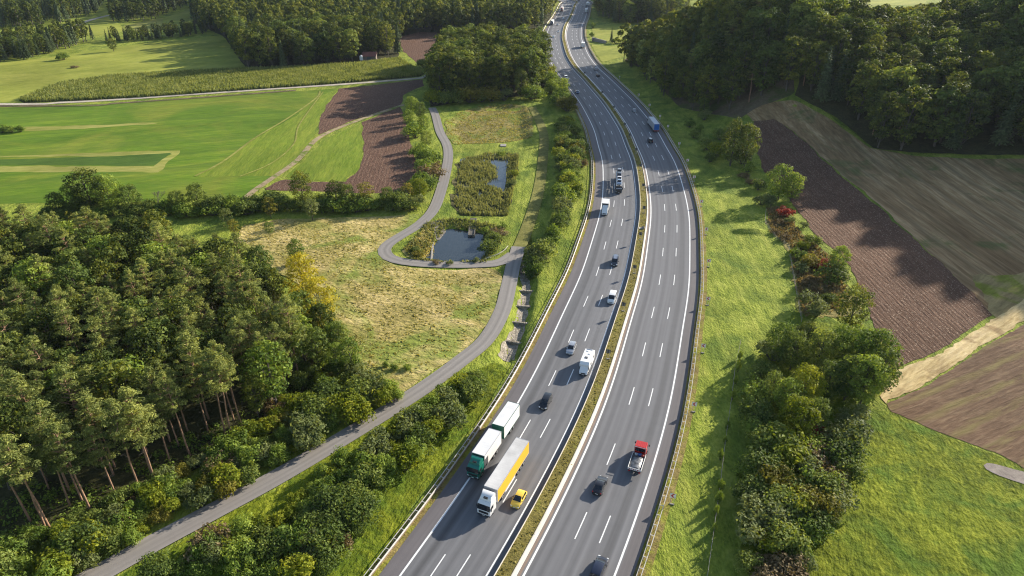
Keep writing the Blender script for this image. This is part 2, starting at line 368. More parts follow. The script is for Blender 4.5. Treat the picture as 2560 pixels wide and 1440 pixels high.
M['stubble'] = soil('stubble_field', [(.18,.11,.05),(.30,.19,.088),(.52,.355,.18)], scale=.14, fine=1.2, bump=.2, big=.02, streak=(P3,14), rows=[(-P3,7.5,.6,(.14,.10,.05)),(-P3,3.1,.35,(.42,.31,.17))], patches=((.15,.15,.05), .05, .56, .68))
M['tanfield'] = soil('tan_field_edge', [(.20,.15,.065),(.29,.22,.095),(.38,.295,.13)], scale=.3, fine=1.6, bump=.25, big=.04, streak=(P5,5), patches=((.20,.215,.03), .07, .5, .62))
P4 = ang((2373,1027),(2526,960))
M['tilled'] = soil('stubble_tilled_field', [(.10,.058,.033),(.15,.093,.055),(.215,.145,.085)], scale=.6, fine=2.4, bump=.32, bscale=1.4, big=.04, streak=(P4,7), rows=[(-P4,1.5,.35,(.08,.05,.03)),(-P4,5.4,.5,(.20,.18,.05))])

M['strawtrack'] = soil('straw_track_ground', [(.36,.26,.11),(.56,.43,.21),(.70,.56,.31)], scale=.4, fine=2.2, bump=.3, big=.06, streak=(P5,7), rows=[(-P5,3.,.45,(.34,.235,.11))], patches=((.30,.21,.10), .12, .52, .66))
M['path_soil'] = soil('gravel_track', [(.30,.26,.20),(.42,.37,.29),(.50,.45,.36)], scale=.5, fine=3, bump=.05, big=.05)
M['dirt'] = soil('dirt_track', [(.24,.18,.10),(.34,.26,.155),(.43,.34,.21)], scale=.5, fine=3, bump=.08, big=.05, patches=((.14,.18,.03), .2, .5, .6))
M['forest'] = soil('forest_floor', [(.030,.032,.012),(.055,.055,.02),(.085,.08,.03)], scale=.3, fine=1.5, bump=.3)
M['slope'] = soil('bare_cutting_slope', [(.095,.07,.042),(.14,.108,.065),(.19,.15,.09)], scale=.12, fine=1.0, bump=.35, big=.03, patches=((.08,.10,.025), .05, .48, .6))
M['basin'] = soil('rough_basin_grass', [(.13,.115,.035),(.22,.185,.06),(.33,.27,.10)], scale=.22, fine=1.4, bump=.5, bscale=.7, big=.05, patches=((.15,.185,.03), .07, .47, .6))
M['reedbed'] = soil('reed_bed_mud', [(.05,.05,.02),(.085,.08,.03),(.12,.105,.05)], scale=.3, fine=1.5, bump=.3)
M['wet'] = soil('olive_grass_track', [(.12,.12,.03),(.18,.175,.045),(.25,.23,.07)], scale=.3, fine=1.8, bump=.1)
M['median'] = soil('median_soil', [(.11,.095,.026),(.19,.16,.044),(.26,.22,.062)], scale=.6, fine=3.0, bump=.25, bscale=2.2, big=.08, patches=((.20,.20,.028), .25, .55, .68))
M['pad'] = soil('worn_concrete_pad', [(.20,.17,.145),(.27,.23,.195),(.33,.29,.245)], scale=.5, fine=3, bump=.05)
M['shoulder'] = soil('verge_strip_soil', [(.15,.115,.04),(.24,.185,.065),(.33,.27,.09)], scale=.6, fine=3, bump=.2, big=.08, patches=((.22,.225,.03), .22, .48, .62))
M['stones'] = soil('creek_bed_stones', [(.16,.135,.105),(.32,.28,.22),(.50,.45,.36)], scale=1.6, fine=5, bump=.35, bscale=2.5, big=.1, speck=((.6,.55,.45), 1.6))
M['cobble'] = soil('paved_bank_stone', [(.10,.09,.075),(.16,.145,.12),(.22,.2,.17)], scale=1.5, fine=4, bump=.15, speck=((.07,.06,.05), 1.3))

def asphalt(name, base, lanes=(), warm=None, sc=1.0):
    m, nt = new_mat(name); b = nd(nt, 'ShaderNodeBsdfPrincipled'); o = nd(nt, 'ShaderNodeOutputMaterial'); lk(nt, b.outputs[0], o.inputs[0])
    b.inputs['Roughness'].default_value = .72; b.inputs['Specular IOR Level'].default_value = .35
    uv = nd(nt, 'ShaderNodeUVMap', uv_map='UVMap'); sp = nd(nt, 'ShaderNodeSeparateXYZ'); lk(nt, uv.outputs[0], sp.inputs[0])
    mp = nd(nt, 'ShaderNodeMapping'); mp.inputs['Scale'].default_value = (1.1, .012, 1); lk(nt, uv.outputs[0], mp.inputs[0])
    n = nd(nt, 'ShaderNodeTexNoise'); n.inputs['Scale'].default_value = 1.0; n.inputs['Detail'].default_value = 4; lk(nt, mp.outputs[0], n.inputs['Vector'])
    n2 = nd(nt, 'ShaderNodeTexNoise'); n2.inputs['Scale'].default_value = .5*sc; n2.inputs['Detail'].default_value = 6; lk(nt, uv.outputs[0], n2.inputs['Vector'])
    n3 = nd(nt, 'ShaderNodeTexNoise'); n3.inputs['Scale'].default_value = 14; n3.inputs['Detail'].default_value = 2; lk(nt, uv.outputs[0], n3.inputs['Vector'])
    acc = nd(nt, 'ShaderNodeMath', operation='MULTIPLY_ADD'); acc.inputs[1].default_value = .85; acc.inputs[2].default_value = .47; lk(nt, n.outputs['Fac'], acc.inputs[0]); cur = acc.outputs[0]
    for nn, k in ((n2, .16), (n3, .12)):
        q = nd(nt, 'ShaderNodeMath', operation='MULTIPLY_ADD'); q.inputs[1].default_value = k; lk(nt, nn.outputs['Fac'], q.inputs[0]); lk(nt, cur, q.inputs[2]); cur = q.outputs[0]
    for c, wdt, k in lanes:                                       # oil and tyre wear along the lanes
        d = nd(nt, 'ShaderNodeMath', operation='SUBTRACT'); d.inputs[1].default_value = c; lk(nt, sp.outputs[0], d.inputs[0])
        e = nd(nt, 'ShaderNodeMath', operation='ABSOLUTE'); lk(nt, d.outputs[0], e.inputs[0])
        f = nd(nt, 'ShaderNodeMapRange', interpolation_type='SMOOTHSTEP'); f.inputs[1].default_value = 0; f.inputs[2].default_value = wdt; f.inputs[3].default_value = k; f.inputs[4].default_value = 0; lk(nt, e.outputs[0], f.inputs[0])
        g = nd(nt, 'ShaderNodeMath', operation='ADD'); lk(nt, cur, g.inputs[0]); lk(nt, f.outputs[0], g.inputs[1]); cur = g.outputs[0]
    x = nd(nt, 'ShaderNodeMix', data_type='RGBA', blend_type='MULTIPLY'); x.inputs['Factor'].default_value = 1; x.inputs['A'].default_value = (*base, 1); lk(nt, cur, x.inputs['B']); colr = x.outputs['Result']
    if warm:
        r = nd(nt, 'ShaderNodeMapRange'); r.inputs[1].default_value = warm[0]; r.inputs[2].default_value = warm[1]; lk(nt, sp.outputs[0], r.inputs[0])
        y = nd(nt, 'ShaderNodeMix', data_type='RGBA', blend_type='MULTIPLY'); y.inputs['B'].default_value = (*warm[2], 1); lk(nt, r.outputs[0], y.inputs['Factor']); lk(nt, colr, y.inputs['A']); colr = y.outputs['Result']
    lk(nt, colr, b.inputs['Base Color'])
    bp = nd(nt, 'ShaderNodeBump'); bp.inputs['Distance'].default_value = .01; lk(nt, n3.outputs['Fac'], bp.inputs['Height']); lk(nt, bp.outputs[0], b.inputs['Normal'])
    return m
AB = (.135,.135,.140)
wear = lambda c, k=.14: [(c-.85,.6,.11),(c+.85,.6,.11),(c,.7,-k)]
M['asphalt_l'] = asphalt('asphalt_left', AB, [(2.0,1.15,-.36),(1.0,.5,.07),(3.1,.5,.07)]+wear(6.0)+wear(10.0,.1), warm=(-.1,-.4,(.90,.82,.80)))
M['asphalt_r'] = asphalt('asphalt_right', AB, wear(19.4,.1)+wear(23.5)+[(27.8,1.15,-.33),(26.8,.5,.07),(28.9,.5,.07)], warm=(30.3,30.6,(.90,.82,.79)))
M['asphalt_path'] = asphalt('asphalt_path', (.225,.205,.185), [(-.75,.5,.10),(.75,.5,.10),(0,.35,-.12)])
M['paint'] = plain('road_paint', (.80,.80,.78), .6, var=.12, vscale=1.5)
M['concrete'] = plain('barrier_concrete', (.62,.56,.47), .85, var=.14, vscale=.6)
M['concrete2'] = plain('grey_concrete', (.30,.275,.24), .9, var=.2, vscale=1.2)
M['galv'] = plain('galvanised_steel', (.62,.59,.54), .45, .35, var=.15, vscale=1.0)
M['rustrail'] = plain('weathered_rail', (.30,.22,.16), .7, .1, var=.25, vscale=.8)
M['band'] = plain('brown_drain_band', (.22,.165,.13), .9, var=.15, vscale=.5)

# ------------------------------------------------------------------ terrain: one sheet to beyond the horizon
def axis(segs):
    out = [segs[0][0]]
    for a, b, st in segs: out += list(np.linspace(a, b, max(1, int(round((b-a)/st)))+1)[1:])
    return np.array(out)
ax = axis([(-3500,-900,200),(-900,-400,40),(-400,-46,12),(-46,24,1.3),(24,360,6),(360,700,17),(700,3500,200)])
ay = axis([(-300,40,40),(40,112,8),(112,330,1.35),(330,720,6),(720,1500,26),(1500,4500,200)])
gx, gy = np.meshgrid(ax, ay); gz = hgt(gx, gy)
nx, ny = len(ax), len(ay); ii, jj = np.meshgrid(np.arange(nx-1), np.arange(ny-1)); b0 = (jj*nx+ii).ravel()
tag(link('ground', np_mesh('ground', np.c_[gx.ravel(), gy.ravel(), gz.ravel()], np.stack([b0, b0+1, b0+nx+1, b0+nx], 1), [M['grass']], smooth=True)), kind='structure')

# ------------------------------------------------------------------ motorway
ribbon('verge_strip', C0, -5.2, -2.7, .05, M['shoulder']); ribbon('verge_strip', C0, 32.4, 35.0, .05, M['shoulder'])
ribbon('motorway', C0, -3.0, 13.3, .08, M['asphalt_l']); ribbon('motorway', C0, 16.1, 32.7, .08, M['asphalt_r'])
ribbon('median_strip', C0, 13.52, 15.95, .88, M['median'])
ribbon('drain_band', C0, 16.45, 16.85, .086, M['band'])
mk = []
def strip(o0, o1, s0, s1):
    n = max(2, int((s1-s0)/2)+1); V = []; F = []
    for k in range(n):
        s = s0+(s1-s0)*k/(n-1); a, _ = at_s(s, o0); b, _ = at_s(s, o1); V += [(a[0],a[1],.089),(b[0],b[1],.089)]
        if k: F.append((2*k-2, 2*k-1, 2*k+1, 2*k))
    return V, F
mb = MB(); SE = (NS-3)*2.0
for o, hw in ((0,.16),(12.1,.13),(17.3,.17),(30.1,.16)): mb.add(*strip(o-hw, o+hw, 4, SE), M['paint'])
i, o1, sL = nearest(flat(1390,927)); i, o2, sR = nearest(flat(1614,857)); _, o3, sR2 = nearest(flat(1656.4,859)); _, o1b, sL2 = nearest(flat(1375,1048))
LANES = [(o1, sL), (o1b+.05, sL2), (o2, sR), (o3, sR2)]
print('dash offsets', o1, o1b, o2, o3)
for o, s0 in LANES:
    k = -20
    while s0+18*k < SE-10:
        a, b = s0+18*k-6, s0+18*k
        if a > 5: mb.add(*strip(o-.1, o+.1, a, b), M['paint'])
        k += 1
tag(mb.build('road_markings'), kind='structure')

# ------------------------------------------------------------------ barriers
def sweep(mb, prof, off0, s0, s1, m, step=2.0, cap=True):
    """sweep a cross-section [(offset, z)] along the road"""
    n = int((s1-s0)/step)+1; k = len(prof); V = []; F = []
    for i in range(n):
        s = s0+(s1-s0)*i/(n-1)
        for o, z in prof:
            p, _ = at_s(s, off0+o); V.append((p[0], p[1], z))
        if i:
            for j in range(k):
                F.append(((i-1)*k+j, (i-1)*k+(j+1) % k, i*k+(j+1) % k, i*k+j))
    if cap: F += [tuple(range(k)), tuple(range((n-1)*k+k-1, (n-1)*k-1, -1))]
    mb.add(V, F, m)
def wall(name, off0, label, prof):
    mb = MB(); sweep(mb, prof, off0, 4, SE, M['concrete'], 2.0); o = mb.build(name); tag(o, label, 'barrier')
wall('concrete_barrier', 13.5, 'pale concrete barrier wall along the left side of the planted median', [(-.16,.0),(-.08,.97),(-.05,1.0),(.05,1.0),(.08,.97),(.14,.0)])
wall('concrete_barrier', 15.95, 'sunlit cream concrete barrier wall along the right side of the planted median', [(-.2,.0),(-.14,.95),(-.09,1.0),(.09,1.0),(.13,.95),(.30,.3),(.42,.0)])
def guardrail(label, face, back, sgn):
    root = empty('guard_rail', (*at_s(60, face)[0], 0), 0, label, 'guard rail')
    def bld(mb, name):
        o = mb.build(name, root); o.matrix_parent_inverse = Matrix.Translation(-Vector(root.location)); return o
    mb = MB(); w_ = sgn*.06
    sweep(mb, [(0,.42),(w_,.50),(0,.60),(w_,.72),(0,.84),(-w_*.6,.84),(-w_*.6,.42)], face, 20, SE-60, M['galv'], 2.0); bld(mb, 'front_beam')
    mb = MB(); sweep(mb, [(0,.08),(.03,.08),(.03,.36),(0,.36)], face, 20, SE-60, M['rustrail'], 2.0); bld(mb, 'lower_rail')
    mb = MB(); sweep(mb, [(-.045,.86),(.045,.86),(.045,.95),(-.045,.95)], back, 20, SE-60, M['galv'], 2.0); bld(mb, 'rear_rail')
    stuff = MB(); n = 0; s = 21.0
    while s < SE-62:
        pf, tg = at_s(s, face-sgn*.06); pb, _ = at_s(s, back); t = Vector((tg[0], tg[1], 0)); nn = Vector((pb[0]-pf[0], pb[1]-pf[1], 0))
        mb = MB() if n < 100 else stuff
        a = Vector((pf[0], pf[1], 0)); h = t*.05; z = Vector((0,0,1))
        mb.add([a-h, a+h, a+h+nn*.16, a-h+nn*.16, a-h+z*.84, a+h+z*.84, a+h+nn*.16+z*.84, a-h+nn*.16+z*.84], [(0,3,2,1),(4,5,6,7),(0,1,5,4),(1,2,6,5),(2,3,7,6),(3,0,4,7)], M['galv'])
        mb.add([a-h+z*.85, a+h+z*.85, a+nn+h+z*.855, a+nn-h+z*.855, a-h+z*.91, a+h+z*.91, a+nn+h+z*.915, a+nn-h+z*.915], [(0,3,2,1),(4,5,6,7),(0,1,5,4),(1,2,6,5),(2,3,7,6),(3,0,4,7)], M['galv'])
        mb.tube(a+nn, a+nn+z*.86, .045, .045, M['galv'], 5)
        if n < 100: bld(mb, 'post')
        n += 1; s += 2.2
    o = bld(stuff, 'far_posts'); o['kind'] = 'stuff'
guardrail('long steel double guard rail along the left edge of the motorway above the bushes', -3.95, -4.6, 1)
guardrail('long steel double guard rail along the right edge of the motorway beside the chevron signs', 33.25, 33.95, -1)

# ------------------------------------------------------------------ fields, tracks and paths
patch('pale_pasture', [(-700,258),(-700,150),(0,158),(130,142),(330,112),(560,88),(640,150),(640,172),(300,192),(170,212),(62,248),(40,256)], M['pale'])
patch('maize_ground', [(62,258),(45,250),(140,212),(170,205),(290,188),(600,172),(720,168),(890,158),(1000,145),(1062,186),(1050,192),(830,212),(350,246)], M['forest'])
patch('crop_field', [(-700,268),(0,268),(300,258),(600,238),(846,221),(815,262),(797,300),(786,338),(770,372),(735,402),(690,440),(640,476),(600,500),(-700,520)], M['crop'])
patch('straw_strip', [(-700,394),(0,391),(300,380),(452,375),(446,384),(397,430),(-700,431),(-700,414),(0,415),(383,416),(428,384),(300,390),(-700,400)], M['straw'], wob=.9)
patch('dark_crop', [(-700,402),(0,399),(300,390),(430,382),(384,415),(0,412),(-700,412)], M['crop_dark'], wob=.3)
patch('grass_balk', [(60,318),(200,314),(398,306),(396,309),(200,322),(60,328)], M['straw'], wob=.9)
patch('light_crop', [(640,345),(740,290),(800,240),(846,222),(815,262),(797,300),(786,338),(770,372),(735,402),(690,440),(660,440),(488,442),(560,402)], M['crop_light'])
patch('ploughed_field', [(848,222),(960,210),(1056,198),(1060,214),(1010,236),(1004,262),(880,302),(795,338),(800,296),(818,262)], M['plough'])
patch('ploughed_field', [(905,306),(1000,266),(1012,300),(1030,370),(1052,440),(1045,486),(870,482),(760,478),(655,476),(705,449),(800,455),(862,456),(902,420),(910,370)], M['plough'])
patch('light_crop', [(903,309),(810,348),(770,392),(712,444),(800,452),(860,454),(900,419),(908,370)], M['crop_light'])
patch('ploughed_field', [(985,84),(1060,78),(1130,78),(1260,92),(1290,110),(1110,112),(1062,150),(1052,166),(1010,130),(1000,110)], M['plough'])
patch('tan_field', [(310,64),(408,44),(405,78),(318,78)], M['straw'])
patch('far_meadow', [(160,84),(272,36),(300,62),(318,78),(240,90)], M['pale'])
patch('far_meadow', [(408,46),(480,20),(560,2),(560,40),(440,76),(405,76)], M['pale'])
patch('far_field', [(500,2),(570,-10),(560,6),(520,12)], M['straw'])
patch('far_plough', [(1075,-10),(1140,-10),(1140,4),(1075,4)], M['tilled'])
patch('far_meadow', [(1930,-14),(2330,-14),(2310,12),(2060,18),(1960,10)], M['pale'], sp=12)
patch('bright_meadow', [(1478,66),(1590,50),(1660,60),(1640,104),(1540,108),(1500,104),(1482,90)], M['pale'])
patch('bright_meadow', [(1478,112),(1560,118),(1590,120),(1560,140),(1505,156),(1490,136)], M['pale'])
patch('bright_meadow', [(1376,4),(1396,0),(1399,18),(1380,45),(1364,72),(1344,80),(1350,58)], M['pale'])
patch('dry_meadow', [(590,600),(610,566),(700,548),(860,545),(1000,540),(1050,536),(1028,566),(970,604),(950,622),(955,648),(985,664),(1040,672),(1130,676),(1235,672),(1256,688),(1250,720),(1236,782),(1200,838),(1130,898),(1050,950),(980,996),(880,930),(800,830),(760,720),(640,640)], M['dry'], sp=None)
patch('dry_basin', [(1112,304),(1170,272),(1250,260),(1315,264),(1331,296),(1332,344),(1260,356),(1132,361),(1117,340)], M['basin'], sp=1.6, dz=.12)
patch('reed_bed', [(1146,396),(1240,382),(1296,388),(1292,430),(1268,538),(1146,538),(1130,500)], M['reedbed'], sp=1.6, dz=.1, wob=1.6)
patch('creek_bed', [(1302,640),(1326,640),(1326,700),(1324,760),(1306,830),(1288,893),(1240,888),(1270,838),(1292,780),(1303,710)], M['stones'], sp=.9, dz=.1)
patch('dry_bank', [(1002,628),(1068,566),(1086,590),(1080,655),(1040,652),(1012,642)], M['dry'], sp=1.6, dz=.1)
patch('paved_bank', [(1074,556),(1106,549),(1122,580),(1120,590),(1088,592)], M['cobble'], sp=1.0, dz=.14)
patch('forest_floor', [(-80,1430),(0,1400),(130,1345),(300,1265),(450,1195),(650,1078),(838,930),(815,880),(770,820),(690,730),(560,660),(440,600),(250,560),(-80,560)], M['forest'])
patch('bank_soil', [(300,1440),(430,1370),(700,1215),(850,1118),(1010,1020),(1100,968),(1240,905),(1268,925),(1228,1000),(1146,1110),(1080,1195),(990,1330),(918,1440),(890,1480),(260,1480)], M['lush'])
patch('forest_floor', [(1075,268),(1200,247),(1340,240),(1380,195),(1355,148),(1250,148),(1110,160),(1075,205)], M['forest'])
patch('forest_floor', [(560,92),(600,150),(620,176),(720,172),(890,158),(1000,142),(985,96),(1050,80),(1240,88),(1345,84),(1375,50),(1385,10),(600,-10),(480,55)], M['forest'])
patch('stubble_field', [(1850,274),(1990,252),(2080,300),(2180,372),(2300,392),(2640,395),(2640,690),(2520,740),(2470,800),(2400,702),(2200,512),(2010,350),(1940,300),(1884,304)], M['stubble'], dz=0.02)
patch('ploughed_field', [(1884,304),(1938,298),(2010,352),(2200,520),(2400,702),(2482,790),(2390,850),(2222,932),(2212,900),(2192,830),(2150,720),(2110,640),(2050,600),(1990,520),(1905,420)], M['plough2'], dz=0.05)
patch('straw_patch', [(2432,690),(2640,675),(2640,770),(2500,806),(2482,790)], M['tanfield'], wob=1.0, dz=0.035)
patch('straw_track', [(2205,1000),(2222,938),(2300,904),(2400,856),(2485,800),(2640,692),(2640,748),(2480,852),(2360,928),(2280,978),(2215,1010)], M['strawtrack'], dz=0.065)
patch('tilled_field', [(2222,1012),(2285,980),(2365,932),(2484,858),(2640,756),(2640,1220),(2500,1140),(2330,1072),(2230,1030)], M['tilled'], dz=0.03)
patch('dark_meadow', [(2010,236),(2060,232),(2180,300),(2200,376),(2090,302)], M['lush'], dz=0.03)
patch('lush_meadow', [(1800,1700),(1880,1470),(2010,1400),(2120,1150),(2160,1020),(2232,1034),(2330,1076),(2500,1146),(2660,1226),(2900,1330),(2900,1700)], M['lush'], dz=0.02)
patch('cutting_slope', [(1560,150),(1600,170),(1700,270),(1850,300),(1890,270),(1990,240),(1980,180),(1800,120),(1640,110)], M['slope'])
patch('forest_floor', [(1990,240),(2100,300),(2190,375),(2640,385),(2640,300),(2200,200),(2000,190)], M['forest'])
patch('concrete_pad', [(2458,1164),(2470,1158),(2600,1192),(2600,1226),(2540,1206),(2490,1188),(2464,1174)], M['pad'], wob=.1, dz=0.13)
patch('grass_mound', [(1785,556),(1930,552),(1946,606),(1785,610)], M['grass'], sp=.7, dz=.015, extra=lambda x, y: 1.5*np.exp(-.5*((x-MOUND[0])/4.2)**4)*np.clip(1-np.abs(y-MOUND[1]-.6)/2.6,0,1)**.8)
patch('shrub_litter', [(1865,1440),(1850,1250),(1880,1050),(1900,860),(1990,780),(2080,790),(2210,880),(2200,1000),(2140,1060),(2130,1180),(2060,1330),(1990,1440)], M['lush'], wob=1.5, dz=0.04)
patch('rough_verge', [(1918,520),(1960,520),(2010,590),(2110,660),(2120,700),(2165,790),(2000,790),(1990,720),(1975,620),(1925,580)], M['basin'], wob=1.2, dz=0.05)
def track(name, pts, w, m, z=None):
    A = resample(catmull(GP(pts), 10), 1.2 if min(p[1] for p in pts) > 270 else 3.0); ZL[0] += .006
    return ribbon(name, A, -w/2, w/2, ZL[0]+.02 if z is None else z, m)
track('gravel_track', [(-700,260),(30,261),(150,257),(300,249),(560,231),(830,213),(1000,200),(1062,193),(1076,178)], 4.2, M['path_soil'])
track('grass_ditch', [(-700,267),(150,265),(300,258),(560,240),(740,226)], 3.0, M['slope'])
track('dirt_track', [(1010,262),(900,300),(800,343),(745,400),(690,440),(640,474),(612,498)], 2.6, M['dirt'])
track('tractor_line', [(488,441),(560,403),(640,344),(720,296),(790,246),(800,228)], 1.1, M['straw'])
track('tractor_line', [(600,442),(680,408),(735,360),(750,310),(808,230)], .7, M['straw'])
track('far_road', [(160,86),(185,70),(205,58),(235,48),(275,38)], 5.5, M['path_soil'])
track('olive_track', [(1330,268),(1358,330),(1357,400),(1346,480),(1322,560),(1296,626)], 4.2, M['wet'])
PATH = [(1296,618),(1290,640),(1282,668),(1272,715),(1255,780),(1215,850),(1150,905),(1080,957),(1000,1010),(850,1102),(690,1196),(530,1282),(380,1362),(240,1440),(100,1515)]
track('asphalt_path', [(1080,270),(1089,290),(1100,330),(1116,360),(1121,385),(1117,420),(1105,470),(1084,525),(1048,562),(1000,592),(970,612),(961,630),(980,648),(1040,659),(1130,663),(1200,662),(1250,657),(1284,636)], 4.1, M['asphalt_path'])
track('asphalt_path', PATH, 4.3, M['asphalt_path'])
# water: flat sheets that meet the banks of the basins
def watermat():
    m, nt = new_mat('pond_water'); b = nd(nt, 'ShaderNodeBsdfPrincipled'); o = nd(nt, 'ShaderNodeOutputMaterial'); lk(nt, b.outputs[0], o.inputs[0])
    b.inputs['Base Color'].default_value = (.035,.045,.05,1); b.inputs['Roughness'].default_value = .04; b.inputs['IOR'].default_value = 1.33; b.inputs['Specular IOR Level'].default_value = 1.0
    n = nd(nt, 'ShaderNodeTexNoise'); n.inputs['Scale'].default_value = .8; g = nd(nt, 'ShaderNodeNewGeometry'); lk(nt, g.outputs['Position'], n.inputs['Vector'])
    bp = nd(nt, 'ShaderNodeBump'); bp.inputs['Distance'].default_value = .012; lk(nt, n.outputs['Fac'], bp.inputs['Height']); lk(nt, bp.outputs[0], b.inputs['Normal']); return m
M['water'] = watermat()
for (poly, dep, bank), z in zip(BASINS[:2], (-1.25, -.55)):
    c = poly.mean(0); V = [(*(c+(p-c)*1.0), z) for p in poly]; mb = MB(); mb.add(V, [tuple(range(len(V)-1,-1,-1))], M['water'])
    o = tag(mb.build('pond_water'), kind='structure')
    me = o.data
    if me.polygons[0].normal.z < 0: me.flip_normals()
# ------------------------------------------------------------------ vehicles
GLASS = plain('car_glass', (.012,.016,.02), .04, 0, .9); TYRE = plain('tyre_rubber', (.015,.015,.016), .85); RIM = plain('alloy_rim', (.45,.46,.47), .3, .8)
BLACK = plain('black_trim', (.018,.018,.02), .5); LAMPW = plain('headlight_glass', (.75,.77,.78), .12, 0, .8); LAMPR = plain('tail_light_red', (.38,.012,.01), .2, 0, .7); LAMPO = plain('indicator_orange', (.6,.2,.02), .3)
PLATE = plain('number_plate', (.72,.72,.70), .5); CHASSIS = plain('chassis_dark', (.03,.03,.032), .7)
paint_cache = {}
def carpaint(col, metal=.0):
    k = (col, metal)
    if k not in paint_cache: paint_cache[k] = plain('car_paint', col, .32, metal, .5, .7)
    return paint_cache[k]
PROF = {  # t along the body from tail (0) to nose (1): roof line as fraction of the height, inset of the upper edge
 'hatch': dict(st=[(0,.44,.90),(.012,.60,.88),(.035,.66,.84),(.12,.94,.74),(.20,.99,.75),(.36,1.0,.76),(.52,.975,.76),(.60,.90,.76),(.745,.655,.86),(.86,.585,.86),(.95,.50,.84),(.985,.42,.82),(1,.34,.80)], roof=(4,6), ws=(6,8), rw=(2,3), belt=.63, doors=((3,5),(5,7))),
 'estate': dict(st=[(0,.44,.90),(.012,.62,.88),(.03,.70,.84),(.075,.95,.76),(.14,1.0,.77),(.32,1.0,.77),(.52,.975,.76),(.60,.90,.76),(.73,.655,.86),(.86,.59,.86),(.95,.52,.84),(.985,.44,.82),(1,.34,.80)], roof=(4,6), ws=(6,8), rw=(2,3), belt=.62, doors=((3,5),(5,7))),
 'sedan': dict(st=[(0,.46,.90),(.012,.60,.88),(.05,.68,.86),(.15,.71,.84),(.27,.95,.74),(.36,1.0,.75),(.52,.98,.75),(.60,.90,.75),(.73,.66,.86),(.86,.60,.86),(.95,.52,.84),(.985,.42,.82),(1,.34,.80)], roof=(5,6), ws=(6,8), rw=(3,4), belt=.63, doors=((4,5),(5,7))),
 'mpv': dict(st=[(0,.40,.92),(.01,.58,.90),(.02,.66,.88),(.06,.95,.80),(.11,1.0,.80),(.34,1.0,.81),(.58,.97,.80),(.66,.90,.80),(.81,.62,.88),(.89,.55,.88),(.955,.47,.86),(.985,.40,.84),(1,.32,.82)], roof=(4,6), ws=(6,8), rw=(2,3), belt=.57, doors=((3,5),(5,7))),
 'van': dict(st=[(0,.36,.94),(.008,.54,.93),(.014,.60,.92),(.03,.96,.86),(.06,1.0,.86),(.36,1.0,.86),(.64,.975,.85),(.70,.91,.85),(.83,.60,.90),(.91,.52,.89),(.965,.44,.87),(.99,.38,.85),(1,.28,.84)], roof=(4,6), ws=(6,8), rw=(2,3), belt=.55, doors=((3,5),(5,7))),
}
wheel_cache = {}
def wheel_data(r, w):
    k = (round(r,3), round(w,3))
    if k not in wheel_cache:
        a = MB(); a.tube((-w/2,0,0), (w/2,0,0), r, r, TYRE, 18); b = MB(); b.tube((-w/2-.012,0,0), (w/2+.012,0,0), r*.62, r*.62, RIM, 14)
        wheel_cache[k] = (a.mesh('wheel', 40), b.mesh('rim', 40))
    return wheel_cache[k]
def wheel(root, x, y, r, w, rim=True):
    a, b = wheel_data(r, w); o = link('wheel', a, root, (x, y, r))
    if rim: link('rim', b, o)
def vplace(px, py, heading, shift=0.0, lat=0.0, rot=0):
    i, o, s = nearest(flat(px, py)); p, t = at_s(s+shift*(-1 if heading < 0 else 1), o+lat); t = np.array(t)*heading
    return (p[0], p[1], .086), math.atan2(t[1], t[0])-math.pi/2+rot
def place_quad(pts, k, out):
    c = sum((Vector(p) for p in pts), Vector())/len(pts); P_ = [c+(Vector(p)-c)*k for p in pts]
    n = (P_[1]-P_[0]).cross(P_[2]-P_[0])
    if n.length < 1e-9: n = Vector((0,0,1))
    n.normalize()
    return [p+n*out for p in P_]
